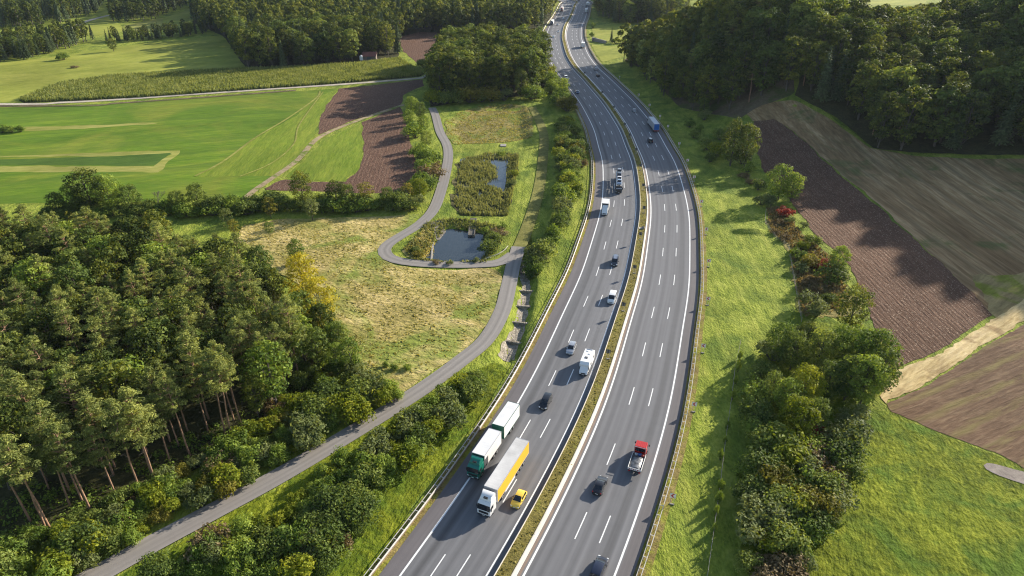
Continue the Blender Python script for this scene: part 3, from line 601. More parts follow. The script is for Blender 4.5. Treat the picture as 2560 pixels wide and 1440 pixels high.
def car_parts(root, kind, L, W, H, pt, detail=2, roofbars=False, roofcol=None):
    pr = PROF[kind]; st = pr['st']; rings = []; zb0 = H*pr['belt']; gc = .19
    for t, zt, k in st:
        e = 1.0
        if t < .06: e = .90+.10*math.sqrt(max(0, t/.06))
        if t > .88: e = 1-.16*((t-.88)/.12)**1.7
        y = (t-.5)*L; w_ = W/2*e; z1 = H*zt; zb = min(zb0, z1-.03)
        low = gc+.02+(.10 if (t < .01 or t > .99) else 0)
        wt = min(w_*.985, W/2*k*e if z1 > zb0+.05 else w_*.93)
        half = [(w_*.86, gc), (w_*.975, low+.12), (w_, (low+zb)/2), (w_*.975, zb), (wt, max(z1-.035, zb+.012)), (wt*.55, z1)]
        rings.append([(x, y, z) for x, z in half]+[(-x, y, z) for x, z in reversed(half)])
    n = len(rings[0]); V = [p for r in rings for p in r]; F = []
    for i in range(len(rings)-1):
        for j in range(n):
            F.append((i*n+j, i*n+(j+1) % n, (i+1)*n+(j+1) % n, (i+1)*n+j))
    F += [tuple(range(n-1,-1,-1)), tuple(range((len(rings)-1)*n, len(rings)*n))]
    mb = MB(); mb.add(V, [tuple(reversed(f)) for f in F], pt)
    for yy in (-L*.30, L*.31):                                  # dark wheel arches
        for sx in (-1, 1): mb.tube((sx*(W/2-.2), yy, H*.215), (sx*(W/2+.006), yy, H*.215), H*.245, H*.245, BLACK, 16)
    if roofbars:
        for sx in (-1,1): mb.box(sx*W*.36-.02, sx*W*.36+.02, -L*.34, L*.03, H*.985, H*1.025, RIM)
    if detail > 1:
        mb.box(-W*.40, W*.40, -L/2-.02, -L/2+.1, gc+.02, gc+.16, BLACK, .03); mb.box(-W*.38, W*.38, L/2-.12, L/2+.015, gc, gc+.12, BLACK, .03)
    mb.build('body', root, smooth=38)
    if roofcol:
        a, b = pr['roof']; m_ = MB()
        for i in range(a-1, b): 
            r0, r1 = rings[i], rings[i+1]; m_.quad(*place_quad([r0[5], r1[5], r1[6], r0[6]], .98, .008), roofcol); 
        m_.build('roof_panel', root)
    def glass(a, b, nm):
        m_ = MB(); r0, r1 = rings[a], rings[b]
        A, B, C, D = r0[4], r0[7], r1[7], r1[4]; A2, B2, C2, D2 = r0[5], r0[6], r1[6], r1[5]
        if a > 3:   # windscreen slopes down to the nose
            for i in range(a, b):
                r0, r1 = rings[i], rings[i+1]
                for q in ([r0[4], r1[4], r1[5], r0[5]], [r0[5], r1[5], r1[6], r0[6]], [r0[6], r1[6], r1[7], r0[7]]):
                    c = [Vector(p) for p in q]; nrm = (c[1]-c[0]).cross(c[2]-c[0]); nrm = nrm.normalized() if nrm.length > 1e-9 else Vector((0,0,1)); 
                    if nrm.z < 0: nrm = -nrm
                    m_.quad(*[Vector((p.x*.93, p.y, p.z))+nrm*.014 for p in c], GLASS)
        else:
            for q in ([A, A2, D2, D], [A2, B2, C2, D2], [B2, B, C, C2]):
                m_.quad(*[Vector((p[0]*.92, p[1]-.012, p[2]+.012)) for p in q], GLASS)
        m_.build(nm, root)
    glass(*pr['ws'], 'windscreen'); glass(*pr['rw'], 'rear_window')
    for sx in (0, 1):
        for a, b in pr['doors']:
            m_ = MB()
            for i in range(a, b):
                r0, r1 = rings[i], rings[i+1]; ja, jb = (3,4) if sx == 0 else (8,7)
                q = [Vector(r0[ja]), Vector(r1[ja]), Vector(r1[jb]), Vector(r0[jb])]
                lo, hi = .12, .86
                def mixp(u, p0, p1): return p0*(1-u)+p1*u
                ea = .10 if i == a else 0; eb = .90 if i == b-1 else 1
                l0, l1 = mixp(ea, q[0], q[1]), mixp(eb, q[0], q[1]); h0, h1_ = mixp(ea, q[3], q[2]), mixp(eb, q[3], q[2])
                o = Vector((.012 if sx == 0 else -.012, 0, .004))
                m_.quad(mixp(lo,l0,h0)+o, mixp(lo,l1,h1_)+o, mixp(hi,l1,h1_)+o, mixp(hi,l0,h0)+o, GLASS)
            m_.build('side_window', root)
    r = H*.215 if H < 1.7 else .33
    for yy in (-L*.30, L*.31):
        for sx in (-1, 1): wheel(root, sx*(W/2-.105), yy, r, .23, detail > 0)
    zl = H*.43
    for sx in (-1, 1):
        m_ = MB(); m_.hull([(sx*W*.47, L*.43, zl+.08), (sx*W*.46, L*.43, zl-.08), (sx*W*.455, L*.475, zl+.03), (sx*W*.455, L*.485, zl-.12), (sx*W*.28, L*.497, zl-.02), (sx*W*.28, L*.502, zl-.15), (sx*W*.30, L*.46, zl+.03)], LAMPW); m_.build('headlight', root)
        m_ = MB(); zt_ = zb0; m_.box(sx*W*.40-.09, sx*W*.40+.09, -L/2-.015, -L/2+.10, zt_-.22, zt_+.03, LAMPR, .02); m_.build('tail_light', root)
        if detail > 1:
            m_ = MB(); m_.box(sx*(W/2+.02), sx*(W/2+.17), L*.135, L*.165, zb0, zb0+.14, pt if detail > 1 else BLACK, .03); m_.build('mirror', root)
    if detail > 1:
        m_ = MB(); m_.box(-.26, .26, L/2-.02, L/2+.03, gc+.16, gc+.28, PLATE); m_.build('number_plate', root)
        m_ = MB(); m_.box(-.26, .26, -L/2-.035, -L/2+.0, gc+.30, gc+.42, PLATE); m_.build('number_plate', root)
        m_ = MB(); m_.box(-W*.24, W*.24, L*.478, L*.503, zl-.26, zl-.13, BLACK, .01); m_.build('grille', root)
def car(label, px, py, heading, kind, dims, col, cat='car', name='car', detail=2, metal=0., shift=0., group=None, **kw):
    loc, rz = vplace(px, py, heading, shift); root = empty(name, loc, rz, label, cat, group)
    car_parts(root, kind, *dims, carpaint(col, metal), detail, **kw); return root
YEL = (.80,.57,.075); WHITE = (.78,.78,.77); BLK = (.012,.013,.016); SILV = (.42,.44,.47); NAVY = (.008,.013,.032); GREY = (.05,.055,.07)
G1 = 'traffic coming towards the camera on the left carriageway'; G2 = 'traffic driving away on the right carriageway'
car('small yellow hatchback overtaking the truck with the yellow trailer', 1297, 1254, -1, 'hatch', (3.95,1.72,1.46), YEL, group=G1)
car('black estate car alone in the middle lane below the motorhome', 1364, 1011, -1, 'mpv', (4.5,1.80,1.66), BLK, group=G1)
car('silver estate car with roof bars just behind the white motorhome', 1428, 877, -1, 'estate', (4.4,1.80,1.55), SILV, metal=.4, roofbars=True, group=G1)
car('white passenger van on the fast lane below the dark grey van', 1530, 751, -1, 'van', (4.9,1.95,1.95), WHITE, 'van', 'van', group=G1)
car('dark grey van on the fast lane ahead of the white box truck', 1537, 659, -1, 'van', (4.9,1.95,1.95), GREY, 'van', 'van', roofcol=carpaint((.16,.19,.25)), group=G1)
car('dark blue car driving in the shade on the left carriageway', 1443, 233, -1, 'hatch', (4.3,1.8,1.5), (.03,.07,.16), detail=1, group=G1)
car('white van at the edge of the shade on the left carriageway', 1415, 197, -1, 'van', (4.9,1.95,1.9), WHITE, 'van', 'van', 1, group=G1)
car('lower of two white cars in the outer lane of the far bend', 1374, 125, -1, 'mpv', (4.5,1.85,1.7), WHITE, detail=1, group=G1)
car('white car in the middle lane of the far bend, above the lower white car', 1384, 94, -1, 'mpv', (4.5,1.85,1.7), WHITE, detail=1, group=G1)
car('small white car on the far bend just below the strip of shade', 1396, 80, -1, 'hatch', (4.2,1.78,1.5), WHITE, detail=1, group=G1)
car('grey silver car inside the strip of shade on the far left carriageway', 1394, 63, -1, 'hatch', (4.3,1.78,1.5), SILV, detail=1, metal=.4, group=G1)
car('white car on the far left carriageway just above the strip of shade', 1408, 48.5, -1, 'mpv', (4.6,1.85,1.7), WHITE, detail=1, group=G1)
car('dark car on the far left carriageway beside the median near the top', 1428, 16, -1, 'sedan', (4.5,1.8,1.45), (.04,.05,.05), detail=1, group=G1)
car('silver car highest up on the left carriageway in the shade', 1418, 4.5, -1, 'hatch', (4.3,1.8,1.5), SILV, detail=1, metal=.4, group=G1)
car('dark blue people carrier cut off by the lower edge, on the right carriageway', 1497, 1428, 1, 'mpv', (4.75,1.86,1.72), NAVY, group=G2)
car('black saloon car beside the red flatbed truck', 1500, 1219, 1, 'sedan', (4.65,1.82,1.45), (.016,.017,.022), metal=.1, group=G2)
car('black van following the truck with the blue tail', 1625, 355, 1, 'van', (4.7,1.9,1.9), BLK, 'van', 'van', 2, roofcol=carpaint((.3,.31,.33)), group=G2)
car('silver hatchback in the shade ahead of the truck with the blue tail', 1585, 279, 1, 'mpv', (4.2,1.75,1.6), SILV, metal=.3, group=G2)
car('black car in the shade on the far right carriageway', 1495, 191, 1, 'hatch', (4.3,1.8,1.55), BLK, detail=1, group=G2)
car('silver car entering the shade on the far right carriageway', 1489, 175, 1, 'sedan', (4.4,1.8,1.5), SILV, detail=1, metal=.3, group=G2)
car('grey car beside the two white box trucks at the top of the right carriageway', 1457, 17, 1, 'hatch', (4.3,1.8,1.5), SILV, detail=1, metal=.3, group=G2)
car('dark car highest up on the right carriageway', 1446, 3, 1, 'hatch', (4.3,1.8,1.5), BLK, detail=1, group=G2)

TARPW = plain('white_tarpaulin', (.70,.70,.69), .55, var=.10, vscale=.5); ROOFG = plain('trailer_roof', (.58,.57,.55), .6, var=.22, vscale=.35); TARPY = plain('yellow_tarpaulin', (.80,.42,.025), .5, var=.05, vscale=.4)
GREENP = carpaint((.006,.17,.12)); GREEND = plain('green_frame', (.01,.09,.06), .5); ALU = plain('aluminium_frame', (.55,.55,.56), .4, .5); DARKS = plain('dark_side_panel', (.07,.075,.085), .6)
def cab(root, y1, pt, length=2.25, H=2.85, W=2.48, fairing=.85, dark_roof_hatch=True, visor=None):
    """truck cab whose front face is at y1; returns the cab object"""
    y0 = y1-length; mb = MB()
    mb.hull([(sx*W/2*kx, y, z) for sx in (-1,1) for kx, y, z in ((1,y0,.55),(1,y0,H),(.94,y0+.1,H+.02),(1,y1-.18,.55),(.93,y1,.6),(1,y1-.16,1.35),(.95,y1-.02,1.35),(.97,y1-.30,H-.25),(.92,y1-.22,H-.30),(.90,y1-.62,H+.06))], pt)
    c = mb.build('cab', root, smooth=32)
    if fairing:
        f = MB(); f.hull([(sx*W/2*kx, y, z) for sx in (-1,1) for kx, y, z in ((.94,y0+.02,H-.02),(.94,y0+.02,H+fairing),(.86,y0+.35,H+fairing+.03),(.92,y1-.75,H),(.80,y1-.85,H+fairing*.45),(.70,y1-1.2,H+fairing*.82))], pt); f.build('roof_fairing', c, smooth=32)
        if dark_roof_hatch:
            h = MB(); h.box(-.38,.38, y1-1.15, y1-.80, H+fairing*.46, H+fairing*.74, BLACK, .03); h.build('roof_hatch', c)
    g = MB(); g.hull([(sx*W/2*kx, y, z) for sx in (-1,1) for kx, y, z in ((.95,y1-.02,1.52),(.90,y1+.015,1.54),(.90,y1-.20,H-.36),(.95,y1-.26,H-.38),(.85,y1-.05,1.52))], GLASS); g.build('windscreen', c, smooth=25)
    if visor:
        v = MB(); v.box(-W*.45, W*.45, y1-.22, y1+.05, H-.42, H-.26, visor, .03); v.build('sun_visor', c)
    g = MB(); g.box(-W*.36, W*.36, y1-.03, y1+.025, .80, 1.30, BLACK, .02); g.build('grille', c)
    g = MB(); g.box(-W*.49, W*.49, y1-.25, y1+.05, .32, .58, BLACK, .05); g.build('bumper', c)
    g = MB(); g.box(-.26,.26, y1+.04, y1+.06, .40, .52, PLATE); g.build('number_plate', c)
    for sx in (-1, 1):
        g = MB(); g.box(sx*W*.39-.16, sx*W*.39+.16, y1-.05, y1+.04, .60, .80, LAMPW, .03); g.build('headlight', c)
        g = MB(); g.box(sx*(W/2+.10)-.09, sx*(W/2+.10)+.09, y1-.35, y1-.22, 1.55, 2.25, BLACK, .03); g.build('mirror', c)
        g = MB(); g.box(sx*(W/2+.002)-.012, sx*(W/2+.002)+.012, y1-1.30, y1-.42, 1.62, 2.30, GLASS, .01); g.build('side_window', c)
    return c
def box_body(root, name, y0, y1, z0, z1, W, side_r, side_l, roof, frame, rear=None, front=None):
    mb = MB(); x = W/2
    mb.box(-x+.03, x-.03, y0+.03, y1-.03, z0, z1-.02, frame); o = mb.build(name, root)
    def panel(nm, q, m, ribs=0):
        p = MB(); p.quad(*q, m); p.build(nm, o)
    for sx, m, nm in ((1, side_r, 'side_curtain'), (-1, side_l, 'side_curtain')):
        p = MB(); p.box(sx*x-.012, sx*x+.012, y0+.06, y1-.06, z0+.12, z1-.10, m)
        p.build(nm, o)
    p = MB()
    for i in range(int((y1-y0)/.6)+1):                                # slightly sagging tarpaulin roof
        ya = y0+.02+(y1-y0-.04)*i/(int((y1-y0)/.6)+1); yb = y0+.02+(y1-y0-.04)*(i+1)/(int((y1-y0)/.6)+1); ym = (ya+yb)/2
        p.quad((-x,ya,z1),(x,ya,z1),(x,ym,z1-.004),(-x,ym,z1-.004), roof); p.quad((-x,ym,z1-.004),(x,ym,z1-.004),(x,yb,z1),(-x,yb,z1), roof)
    p.build('roof_sheet', o)
    p = MB()
    for sx in (-1,1): p.box(sx*x-.03, sx*x+.03, y0, y1, z1-.10, z1+.012, frame); p.box(sx*x-.03, sx*x+.03, y0, y1, z0-.02, z0+.10, frame)
    for yy in (y0, y1): p.box(-x-.02, x+.02, yy-.04, yy+.04, z0, z1+.016, frame)
    p.build('edge_frame', o)
    p = MB(); p.box(-x+.08, x-.08, y0-.05, y0-.02, z0+.1, z1-.12, rear or roof); p.build('rear_doors', o)
    if front: p = MB(); p.box(-x+.08, x-.08, y1+.045, y1+.06, z0+.1, z1-.08, front); p.build('front_wall', o)
    for sx in (-1,1):
        p = MB(); p.box(sx*.95-.18, sx*.95+.18, y0-.08, y0-.03, z0-.26, z0-.08, LAMPR, .02); p.build('tail_light', o)
    return o
def chassis(root, y0, y1, z=.95, w=.45):
    mb = MB(); mb.box(-w, w, y0, y1, z-.28, z, CHASSIS); mb.build('chassis', root)
def truck_root(label, px, py, shift, heading=-1, group=G1, name='truck', lat=0., cat='truck'):
    loc, rz = vplace(px, py, heading, shift, lat); return empty(name, loc, rz, label, cat, group)
# white tractor with yellow curtain trailer (origin: middle of the front bumper)
t = truck_root('white articulated truck with long yellow curtain trailer', 1209, 1293, 0)
WHP = carpaint(WHITE); cab(t, 0, WHP, 2.35, 2.95, 2.5, .95)
chassis(t, -15.9, -2.2)
box_body(t, 'trailer', -16.5, -2.95, 1.12, 4.02, 2.56, TARPY, TARPY, ROOFG, ALU)
mb = MB()
for sx in (-1,1): mb.box(sx*1.2-.03, sx*1.2+.03, -10.4, -6.2, .45, .95, TARPW)
mb.build('side_skirt', t)
for yy in (-1.45, -5.05, -11.6, -12.9, -14.2):
    for sx in (-1,1): wheel(t, sx*1.08, yy, .5, .32)
# green truck with white drawbar trailer
t = truck_root('green truck pulling a white drawbar trailer beside the guard rail', 1182, 1199, 0)
cab(t, 0, GREENP, 2.2, 2.8, 2.45, .9); chassis(t, -9.6, -2.0)
box_body(t, 'truck_box', -9.75, -2.45, 1.1, 3.95, 2.54, TARPW, TARPW, TARPW, ALU, front=GREEND)
mb = MB(); mb.box(-1.29,1.29,-3.9,-2.5,1.25,3.0,DARKS); mb.build('dark_side_panel', t)
box_body(t, 'trailer', -18.7, -11.1, 1.0, 4.0, 2.54, TARPW, TARPW, TARPW, GREEND, front=GREEND)
mb = MB(); mb.tube((0,-9.6,.7),(0,-12.0,.7),.07,.07,CHASSIS); mb.box(-.45,.45,-18.3,-11.6,.62,.98,CHASSIS); mb.build('drawbar', t)
for yy in (-1.35, -6.6, -7.9, -14.4, -15.7):
    for sx in (-1,1): wheel(t, sx*1.07, yy, .48, .32)
# white motorhome
t = truck_root('white motorhome with overcab bunk and roof hatches in the fast lane', 1457, 941, 0, name='motorhome', cat='motorhome'); MHW = plain('motorhome_shell', (.80,.80,.79), .4)
mb = MB(); x = 1.12
mb.hull([(sx*x*k, y, z) for sx in (-1,1) for k, y, z in ((1,-6.7,.65),(1,-6.6,2.85),(.94,-6.5,3.0),(1,-1.9,.65),(1,-1.35,1.95),(1,-.95,2.1),(.97,-.85,2.45),(.92,-1.35,3.0))], MHW); mb.build('living_body', t, smooth=30)
mb = MB(); mb.hull([(sx*.98*k, y, z) for sx in (-1,1) for k, y, z in ((1,-2.2,.35),(1,-2.2,1.9),(.92,-1.35,1.95),(.98,-.62,1.12),(.95,-.15,.95),(.88,0,.55),(.9,-.05,.30))], WHP); c = mb.build('cab', t, smooth=30)
mb = MB(); mb.hull([(sx*.86, y, z) for sx in (-1,1) for y, z in ((-.66,1.17),(-1.28,1.93),(-.69,1.12),(-1.31,1.86))], GLASS); mb.build('windscreen', c)
mb = MB(); mb.box(-.5,.5,-.06,.02,.55,.80,BLACK,.02); mb.build('grille', c)
mb = MB(); mb.box(-.9,.9,-.2,.05,.25,.48,BLACK,.04); mb.build('bumper', c)
mb = MB(); mb.box(-.26,.26,.04,.06,.32,.43,PLATE); mb.build('number_plate', c)
for sx in (-1,1):
    mb = MB(); mb.box(sx*.72-.16, sx*.72+.16, -.22, -.02, .70, .90, LAMPW, .04); mb.build('headlight', c)
    mb = MB(); mb.box(sx*1.1-.09, sx*1.1+.09, -.95,-.85,1.15,1.5,BLACK,.02); mb.build('mirror', c)
    mb = MB(); mb.box(sx*.97-.02, sx*.97+.02, -1.75,-1.0,1.2,1.75,GLASS); mb.build('side_window', c)
    for ya, yb in ((-3.1,-2.2),(-5.9,-4.9)):
        mb = MB(); mb.box(sx*1.125-.012, sx*1.125+.012, ya, yb, 1.65, 2.3, GLASS); mb.build('side_window', t)
    for yy in (-.95,-4.9): wheel(t, sx*.95, yy, .34, .24)
for xx, yy, q in ((.05,-3.0,.36),(-.35,-4.6,.3),(.3,-5.7,.25)):
    mb = MB(); mb.box(xx-q, xx+q, yy-q, yy+q, 2.98, 3.09, DARKS if q > .33 else TARPW, .03); mb.build('roof_hatch', t)
mb = MB(); mb.box(-.7,.6,-6.5,-6.35,2.98,3.12,ALU,.02); mb.build('roof_rail', t)
# white box truck
t = truck_root('white box truck with a big white cargo box driving half on the hard shoulder', 1510.5, 540, 0)
mb = MB(); mb.hull([(sx*1.0*k, y, z) for sx in (-1,1) for k, y, z in ((1,-2.3,.35),(1,-2.3,2.15),(.9,-1.7,2.3),(.9,-1.45,2.25),(.98,-.75,1.2),(.95,-.2,1.05),(.9,0,.6),(.9,-.05,.3))], WHP); c = mb.build('cab', t, smooth=30)
mb = MB(); mb.hull([(sx*.85, y, z) for sx in (-1,1) for y, z in ((-.76,1.27),(-1.40,2.15),(-.80,1.2),(-1.44,2.1))], GLASS); mb.build('windscreen', c)
mb = MB(); mb.hull([(sx*.9, y, z) for sx in (-1,1) for y, z in ((-2.28,2.15),(-2.28,3.0),(-1.6,2.3),(-2.0,2.85))], WHP); mb.build('roof_fairing', c, smooth=30)
mb = MB(); mb.box(-.6,.6,-.06,.03,.55,.85,BLACK,.02); mb.build('grille', c)
for sx in (-1,1):
    mb = MB(); mb.box(sx*.76-.14, sx*.76+.14, -.2, .0, .62, .84, LAMPW, .03); mb.build('headlight', c)
    mb = MB(); mb.box(sx*1.15-.09, sx*1.15+.09, -1.0,-.9,1.2,1.65,BLACK,.02); mb.build('mirror', c)
    for yy in (-.95,-5.2): wheel(t, sx*.95, yy, .36, .26)
box_body(t, 'cargo_box', -7.0, -2.4, .95, 3.6, 2.3, TARPW, TARPW, TARPW, ALU, front=DARKS); chassis(t, -6.9, -2.0, .9)
# car transporter
t = truck_root('dark car transporter loaded with several cars on its upper deck', 1546.5, 485, 0)
cab(t, 0, carpaint((.03,.032,.036)), 2.0, 2.35, 2.45, 0, visor=carpaint(SILV)); chassis(t, -18.2, -1.8, .9)
mb = MB()
for y0_, y1_, za, zb in ((-8.6,-1.2,2.55,2.75),(-18.3,-9.2,2.45,2.3),(-8.4,-2.4,1.0,1.0),(-18.2,-9.4,.9,.9)):
    for sx in (-1,1): mb.hull([(sx*xx, y, z+dz) for xx in (.55,1.15) for y, z in ((y0_,za),(y1_,zb)) for dz in (0,.09)], ALU)
mb.build('deck', t)
mb = MB()
for yy in (-2.3,-5.4,-8.5,-9.4,-12.5,-15.5,-18.1):
    for sx in (-1,1): mb.box(sx*1.18-.06, sx*1.18+.06, yy-.07, yy+.07, .7, 2.75, DARKS)
mb.build('deck_posts', t)
for yy in (-1.3,-5.8,-13.0,-14.3):
    for sx in (-1,1): wheel(t, sx*1.05, yy, .46, .3)
tl, tr = Vector(t.location), t.rotation_euler.z
def on_truck(label, y, z, kind, dims, col, pitch=0., metal=0., flip=0):
    p = tl+Matrix.Rotation(tr, 3, 'Z') @ Vector((0,y,z)); r = empty('transported_car', p, tr+flip, label, 'car', 'cars riding on the car transporter'); r.rotation_euler.x = pitch
    car_parts(r, kind, *dims, carpaint(col, metal), 1)
on_truck('silver blue car riding above the cab of the car transporter', -3.4, 2.74, 'hatch', (4.1,1.76,1.45), (.25,.32,.42), .02, .3)
on_truck('white car riding in the middle of the transporter upper deck', -7.3, 2.66, 'sedan', (4.4,1.8,1.45), WHITE, 0)
on_truck('dark grey car riding behind the white car on the transporter', -11.8, 2.45, 'estate', (4.4,1.8,1.5), GREY, 0, .1)
on_truck('silver grey car riding at the tail of the transporter upper deck', -16.2, 2.50, 'estate', (4.4,1.8,1.5), (.2,.21,.23), 0, .3)
# far box trucks
def far_truck(label, px, py, heading, cabc, boxc, roofc, L, rear=False, group=G1, H=3.9, rearc=None, sidec=None):
    t = truck_root(label, px, py, L if rear else 0, heading, group)
    cab(t, 0, carpaint(cabc), 2.2, 2.9, 2.48, .8 if H > 3.7 else 0, False); b = plain('box_side', boxc, .6)
    box_body(t, 'cargo_box', -L, -2.6, 1.05, H, 2.54, sidec or b, sidec or b, plain('box_roof', roofc, .6), ALU, rear=rearc); chassis(t, -L, -2.2)
    for yy in (-1.4, -L+1.5, -L+2.8):
        for sx in (-1,1): wheel(t, sx*1.07, yy, .48, .32)
    return t
far_truck('truck with a dark cab and white box at the edge of the far shade', 1379, 64, -1, (.03,.035,.05), (.74,.72,.68), (.8,.78,.74), 14.0)
far_truck('truck with an orange red cab and pale box on the far left carriageway', 1404, 29, -1, (.42,.07,.03), (.72,.70,.66), (.80,.76,.72), 12.0)
far_truck('white box trailer truck alone in the sun on the far right carriageway', 1458, 121, 1, (.7,.7,.7), (.74,.74,.73), (.8,.8,.79), 9.0, True, G2)
far_truck('lower of two white box trucks at the top of the right carriageway', 1465, 33.5, 1, (.7,.7,.7), (.74,.74,.73), (.8,.8,.79), 13.0, True, G2)
far_truck('upper of two white box trucks at the top of the right carriageway', 1469, 16, 1, (.7,.7,.7), (.74,.74,.73), (.8,.8,.79), 13.0, True, G2)
BLUE = plain('blue_tail_doors', (.02,.13,.42), .4)
t = far_truck('grey semi trailer truck with blue tail doors and a white roof', 1640, 333, 1, (.35,.36,.38), (.34,.34,.36), (.62,.63,.64), 16.2, True, G2, 4.0, rearc=BLUE)
mb = MB(); mb.box(-1.25,1.25,-16.32,-16.2,.55,.85,carpaint((.40,.05,.05)),.02); mb.build('underrun_bar', t)
# red flatbed
t = truck_root('red cab flatbed truck with white drop sides carrying a tarpaulin load', 1582, 1192, 7.3, 1, G2); t.scale = (1.12,1.12,1.12); REDP = carpaint((.50,.02,.012))
mb = MB(); mb.hull([(sx*1.0*k, y, z) for sx in (-1,1) for k, y, z in ((1,-2.3,.5),(1,-2.3,2.25),(.95,-2.2,2.35),(.93,-.7,2.35),(1,-.15,1.2),(.95,0,.9),(.95,-.02,.45))], REDP); c = mb.build('cab', t, smooth=25)
mb = MB()
for k in range(7): mb.box(-.84+k*.28-.03, -.84+k*.28+.03, -2.2,-.75,2.345,2.385, REDP, .01)
mb.build('roof_ribs', c)
mb = MB(); mb.hull([(sx*.9, y, z) for sx in (-1,1) for y, z in ((-.10,1.25),(-.60,2.2),(-.16,1.22),(-.66,2.2))], GLASS); mb.build('windscreen', c)
mb = MB(); mb.box(-.8,.8,-2.325,-2.29,1.45,2.1,GLASS); mb.build('rear_window', c)
for sx in (-1,1):
    mb = MB(); mb.box(sx*1.18-.1, sx*1.18+.1, -.55,-.43,1.4,1.8,BLACK,.02); mb.build('mirror', c)
    mb = MB(); mb.box(sx*1.0-.012, sx*1.0+.012, -1.6,-.7,1.35,2.05,GLASS); mb.build('side_window', c)
    mb = MB(); mb.box(sx*.75-.15, sx*.75+.15, -.03,.03,.65,.85,LAMPW,.02); mb.build('headlight', c)
    mb = MB(); mb.box(sx*1.08-.03, sx*1.08+.03, -6.5,-2.45,.98,1.38,TARPW,.01); mb.build('drop_side', t)
    mb = MB(); mb.box(sx*.85-.17, sx*.85+.17, -6.6,-6.5,.62,.80,LAMPR,.02); mb.build('tail_light', t)
    for yy in (-1.0,-5.1): wheel(t, sx*.95, yy, .38, .28)
chassis(t, -6.5, -2.0, .85); mb = MB(); mb.box(-1.06,1.06,-6.48,-2.45,.90,.99,DARKS); mb.build('load_bed', t)
mb = MB(); mb.box(-1.1,1.1,-6.56,-6.50,.98,1.38,TARPW)
for k in range(6): mb.add([(-.95+k*.34,-6.575,1.08),(-.80+k*.34,-6.575,1.08),(-.66+k*.34,-6.575,1.28),(-.81+k*.34,-6.575,1.28)],[(0,1,2,3)],LAMPR)
mb.build('tailgate', t)
mb = MB()
for yy, xx in ((-2.5,-.9),(-2.5,.9)): mb.tube((xx,yy,.98),(xx,yy,2.5),.04,.04,ALU,6)
mb.tube((-.9,-2.5,2.45),(.9,-2.5,2.45),.04,.04,ALU,6); mb.build('headboard', t)
mb = MB(); LOADM = plain('silver_tarpaulin', (.13,.135,.145), .4, .1, .5, var=.75, vscale=1.6); nu, nv = 12, 20; V = []; F = []
for j in range(nv):
    for i in range(nu):
        u = i/(nu-1); v_ = j/(nv-1); V.append((-.98+1.96*u, -6.35+3.0*v_, 1.02+.42*math.sin(math.pi*min(max(u,.02),.98))**.6*(.55+.45*math.sin(math.pi*v_)**.5)+random.uniform(-.05,.05)))
for j in range(nv-1):
    for i in range(nu-1): F.append((j*nu+i, j*nu+i+1, (j+1)*nu+i+1, (j+1)*nu+i))
mb.add(V, F, LOADM); o = mb.build('tarpaulin_load', None, smooth=60); tag(o, 'crumpled silver tarpaulin over the load on the red flatbed truck', 'tarpaulin'); o.location = t.location; o.rotation_euler = t.rotation_euler; o.scale = t.scale
for k, (xx, yy, sz, colr) in enumerate(((-.5,-2.85,.26,(.55,.55,.55)),(.1,-2.8,.3,(.06,.12,.3)),(.6,-2.9,.25,(.4,.05,.04)))):
    mb = MB(); mb.box(-sz,sz,-sz*.8,sz*.8,0,sz*1.6,plain('tool_box', colr, .5),.05); mb.box(-sz*.6,sz*.6,-.03,.03,sz*1.6,sz*1.75,BLACK,.01); o = mb.build('tool_box')
    o.location = Vector(t.location)+Matrix.Rotation(t.rotation_euler.z,3,'Z') @ Vector((xx*1.12,yy*1.12,1.11)); o.rotation_euler.z = t.rotation_euler.z
    tag(o, ['pale tool box behind the cab of the red flatbed, on its left','dark blue tool box behind the cab of the red flatbed, in the middle','small red tool box behind the cab of the red flatbed, on its right'][k], 'tool box', 'tool boxes on the flatbed')

# ------------------------------------------------------------------ chevron signs and posts
SIGNW = plain('sign_white', (.82,.80,.79), .4); SIGNR = plain('sign_red', (.52,.012,.03), .4); SIGNB = plain('sign_back', (.05,.055,.06), .6)
def chevron_parts(root, size=1.05, z0=1.55, detail=True):
    h = size/2; mb = MB(); mb.box(-h,h,-.02,.02,z0,z0+size,SIGNB,.015); p = mb.build('panel', root)
    mb = MB(); mb.box(-h+.02,h-.02,-.032,-.022,z0+.02,z0+size-.02,SIGNW); mb.build('white_face', p)
    mb = MB(); s_ = size; X = lambda a, b: (-h+a*s_, -.036, z0+b*s_)
    mb.add([X(.16,.5),X(.50,.10),X(.80,.10),X(.47,.5)],[(0,1,2,3)],SIGNR); mb.add([X(.16,.5),X(.47,.5),X(.80,.90),X(.50,.90)],[(0,1,2,3)],SIGNR); mb.build('red_chevron', p)
    for sx in (-1,1):
        mb = MB(); mb.tube((sx*.3,.04,0),(sx*.3,.04,z0+size*.9),.035,.035,M['galv'],6); mb.build('post', root)
    mb = MB(); mb.box(-.42,.42,-.12,.18,-.05,.14,M['concrete2'],.03); mb.build('base', root)
first = None
def sign_copy(root, loc, rz, label, group):
    r = root.copy(); COL.objects.link(r); r.location = loc; r.rotation_euler = (0,0,rz); r['label'] = label; r['group'] = group
    for ch in root.children:
        c = ch.copy(); COL.objects.link(c); c.parent = r
        for g in ch.children:
            d = g.copy(); COL.objects.link(d); d.parent = c
    return r
RS = [(1595,246),(1623,272),(1649,300),(1669,326),(1697,370),(1718,413),(1733,455),(1751,517),(1764,588),(1770,668),(1768,764),(1756,883),(1733,1030),(1679,1262)]
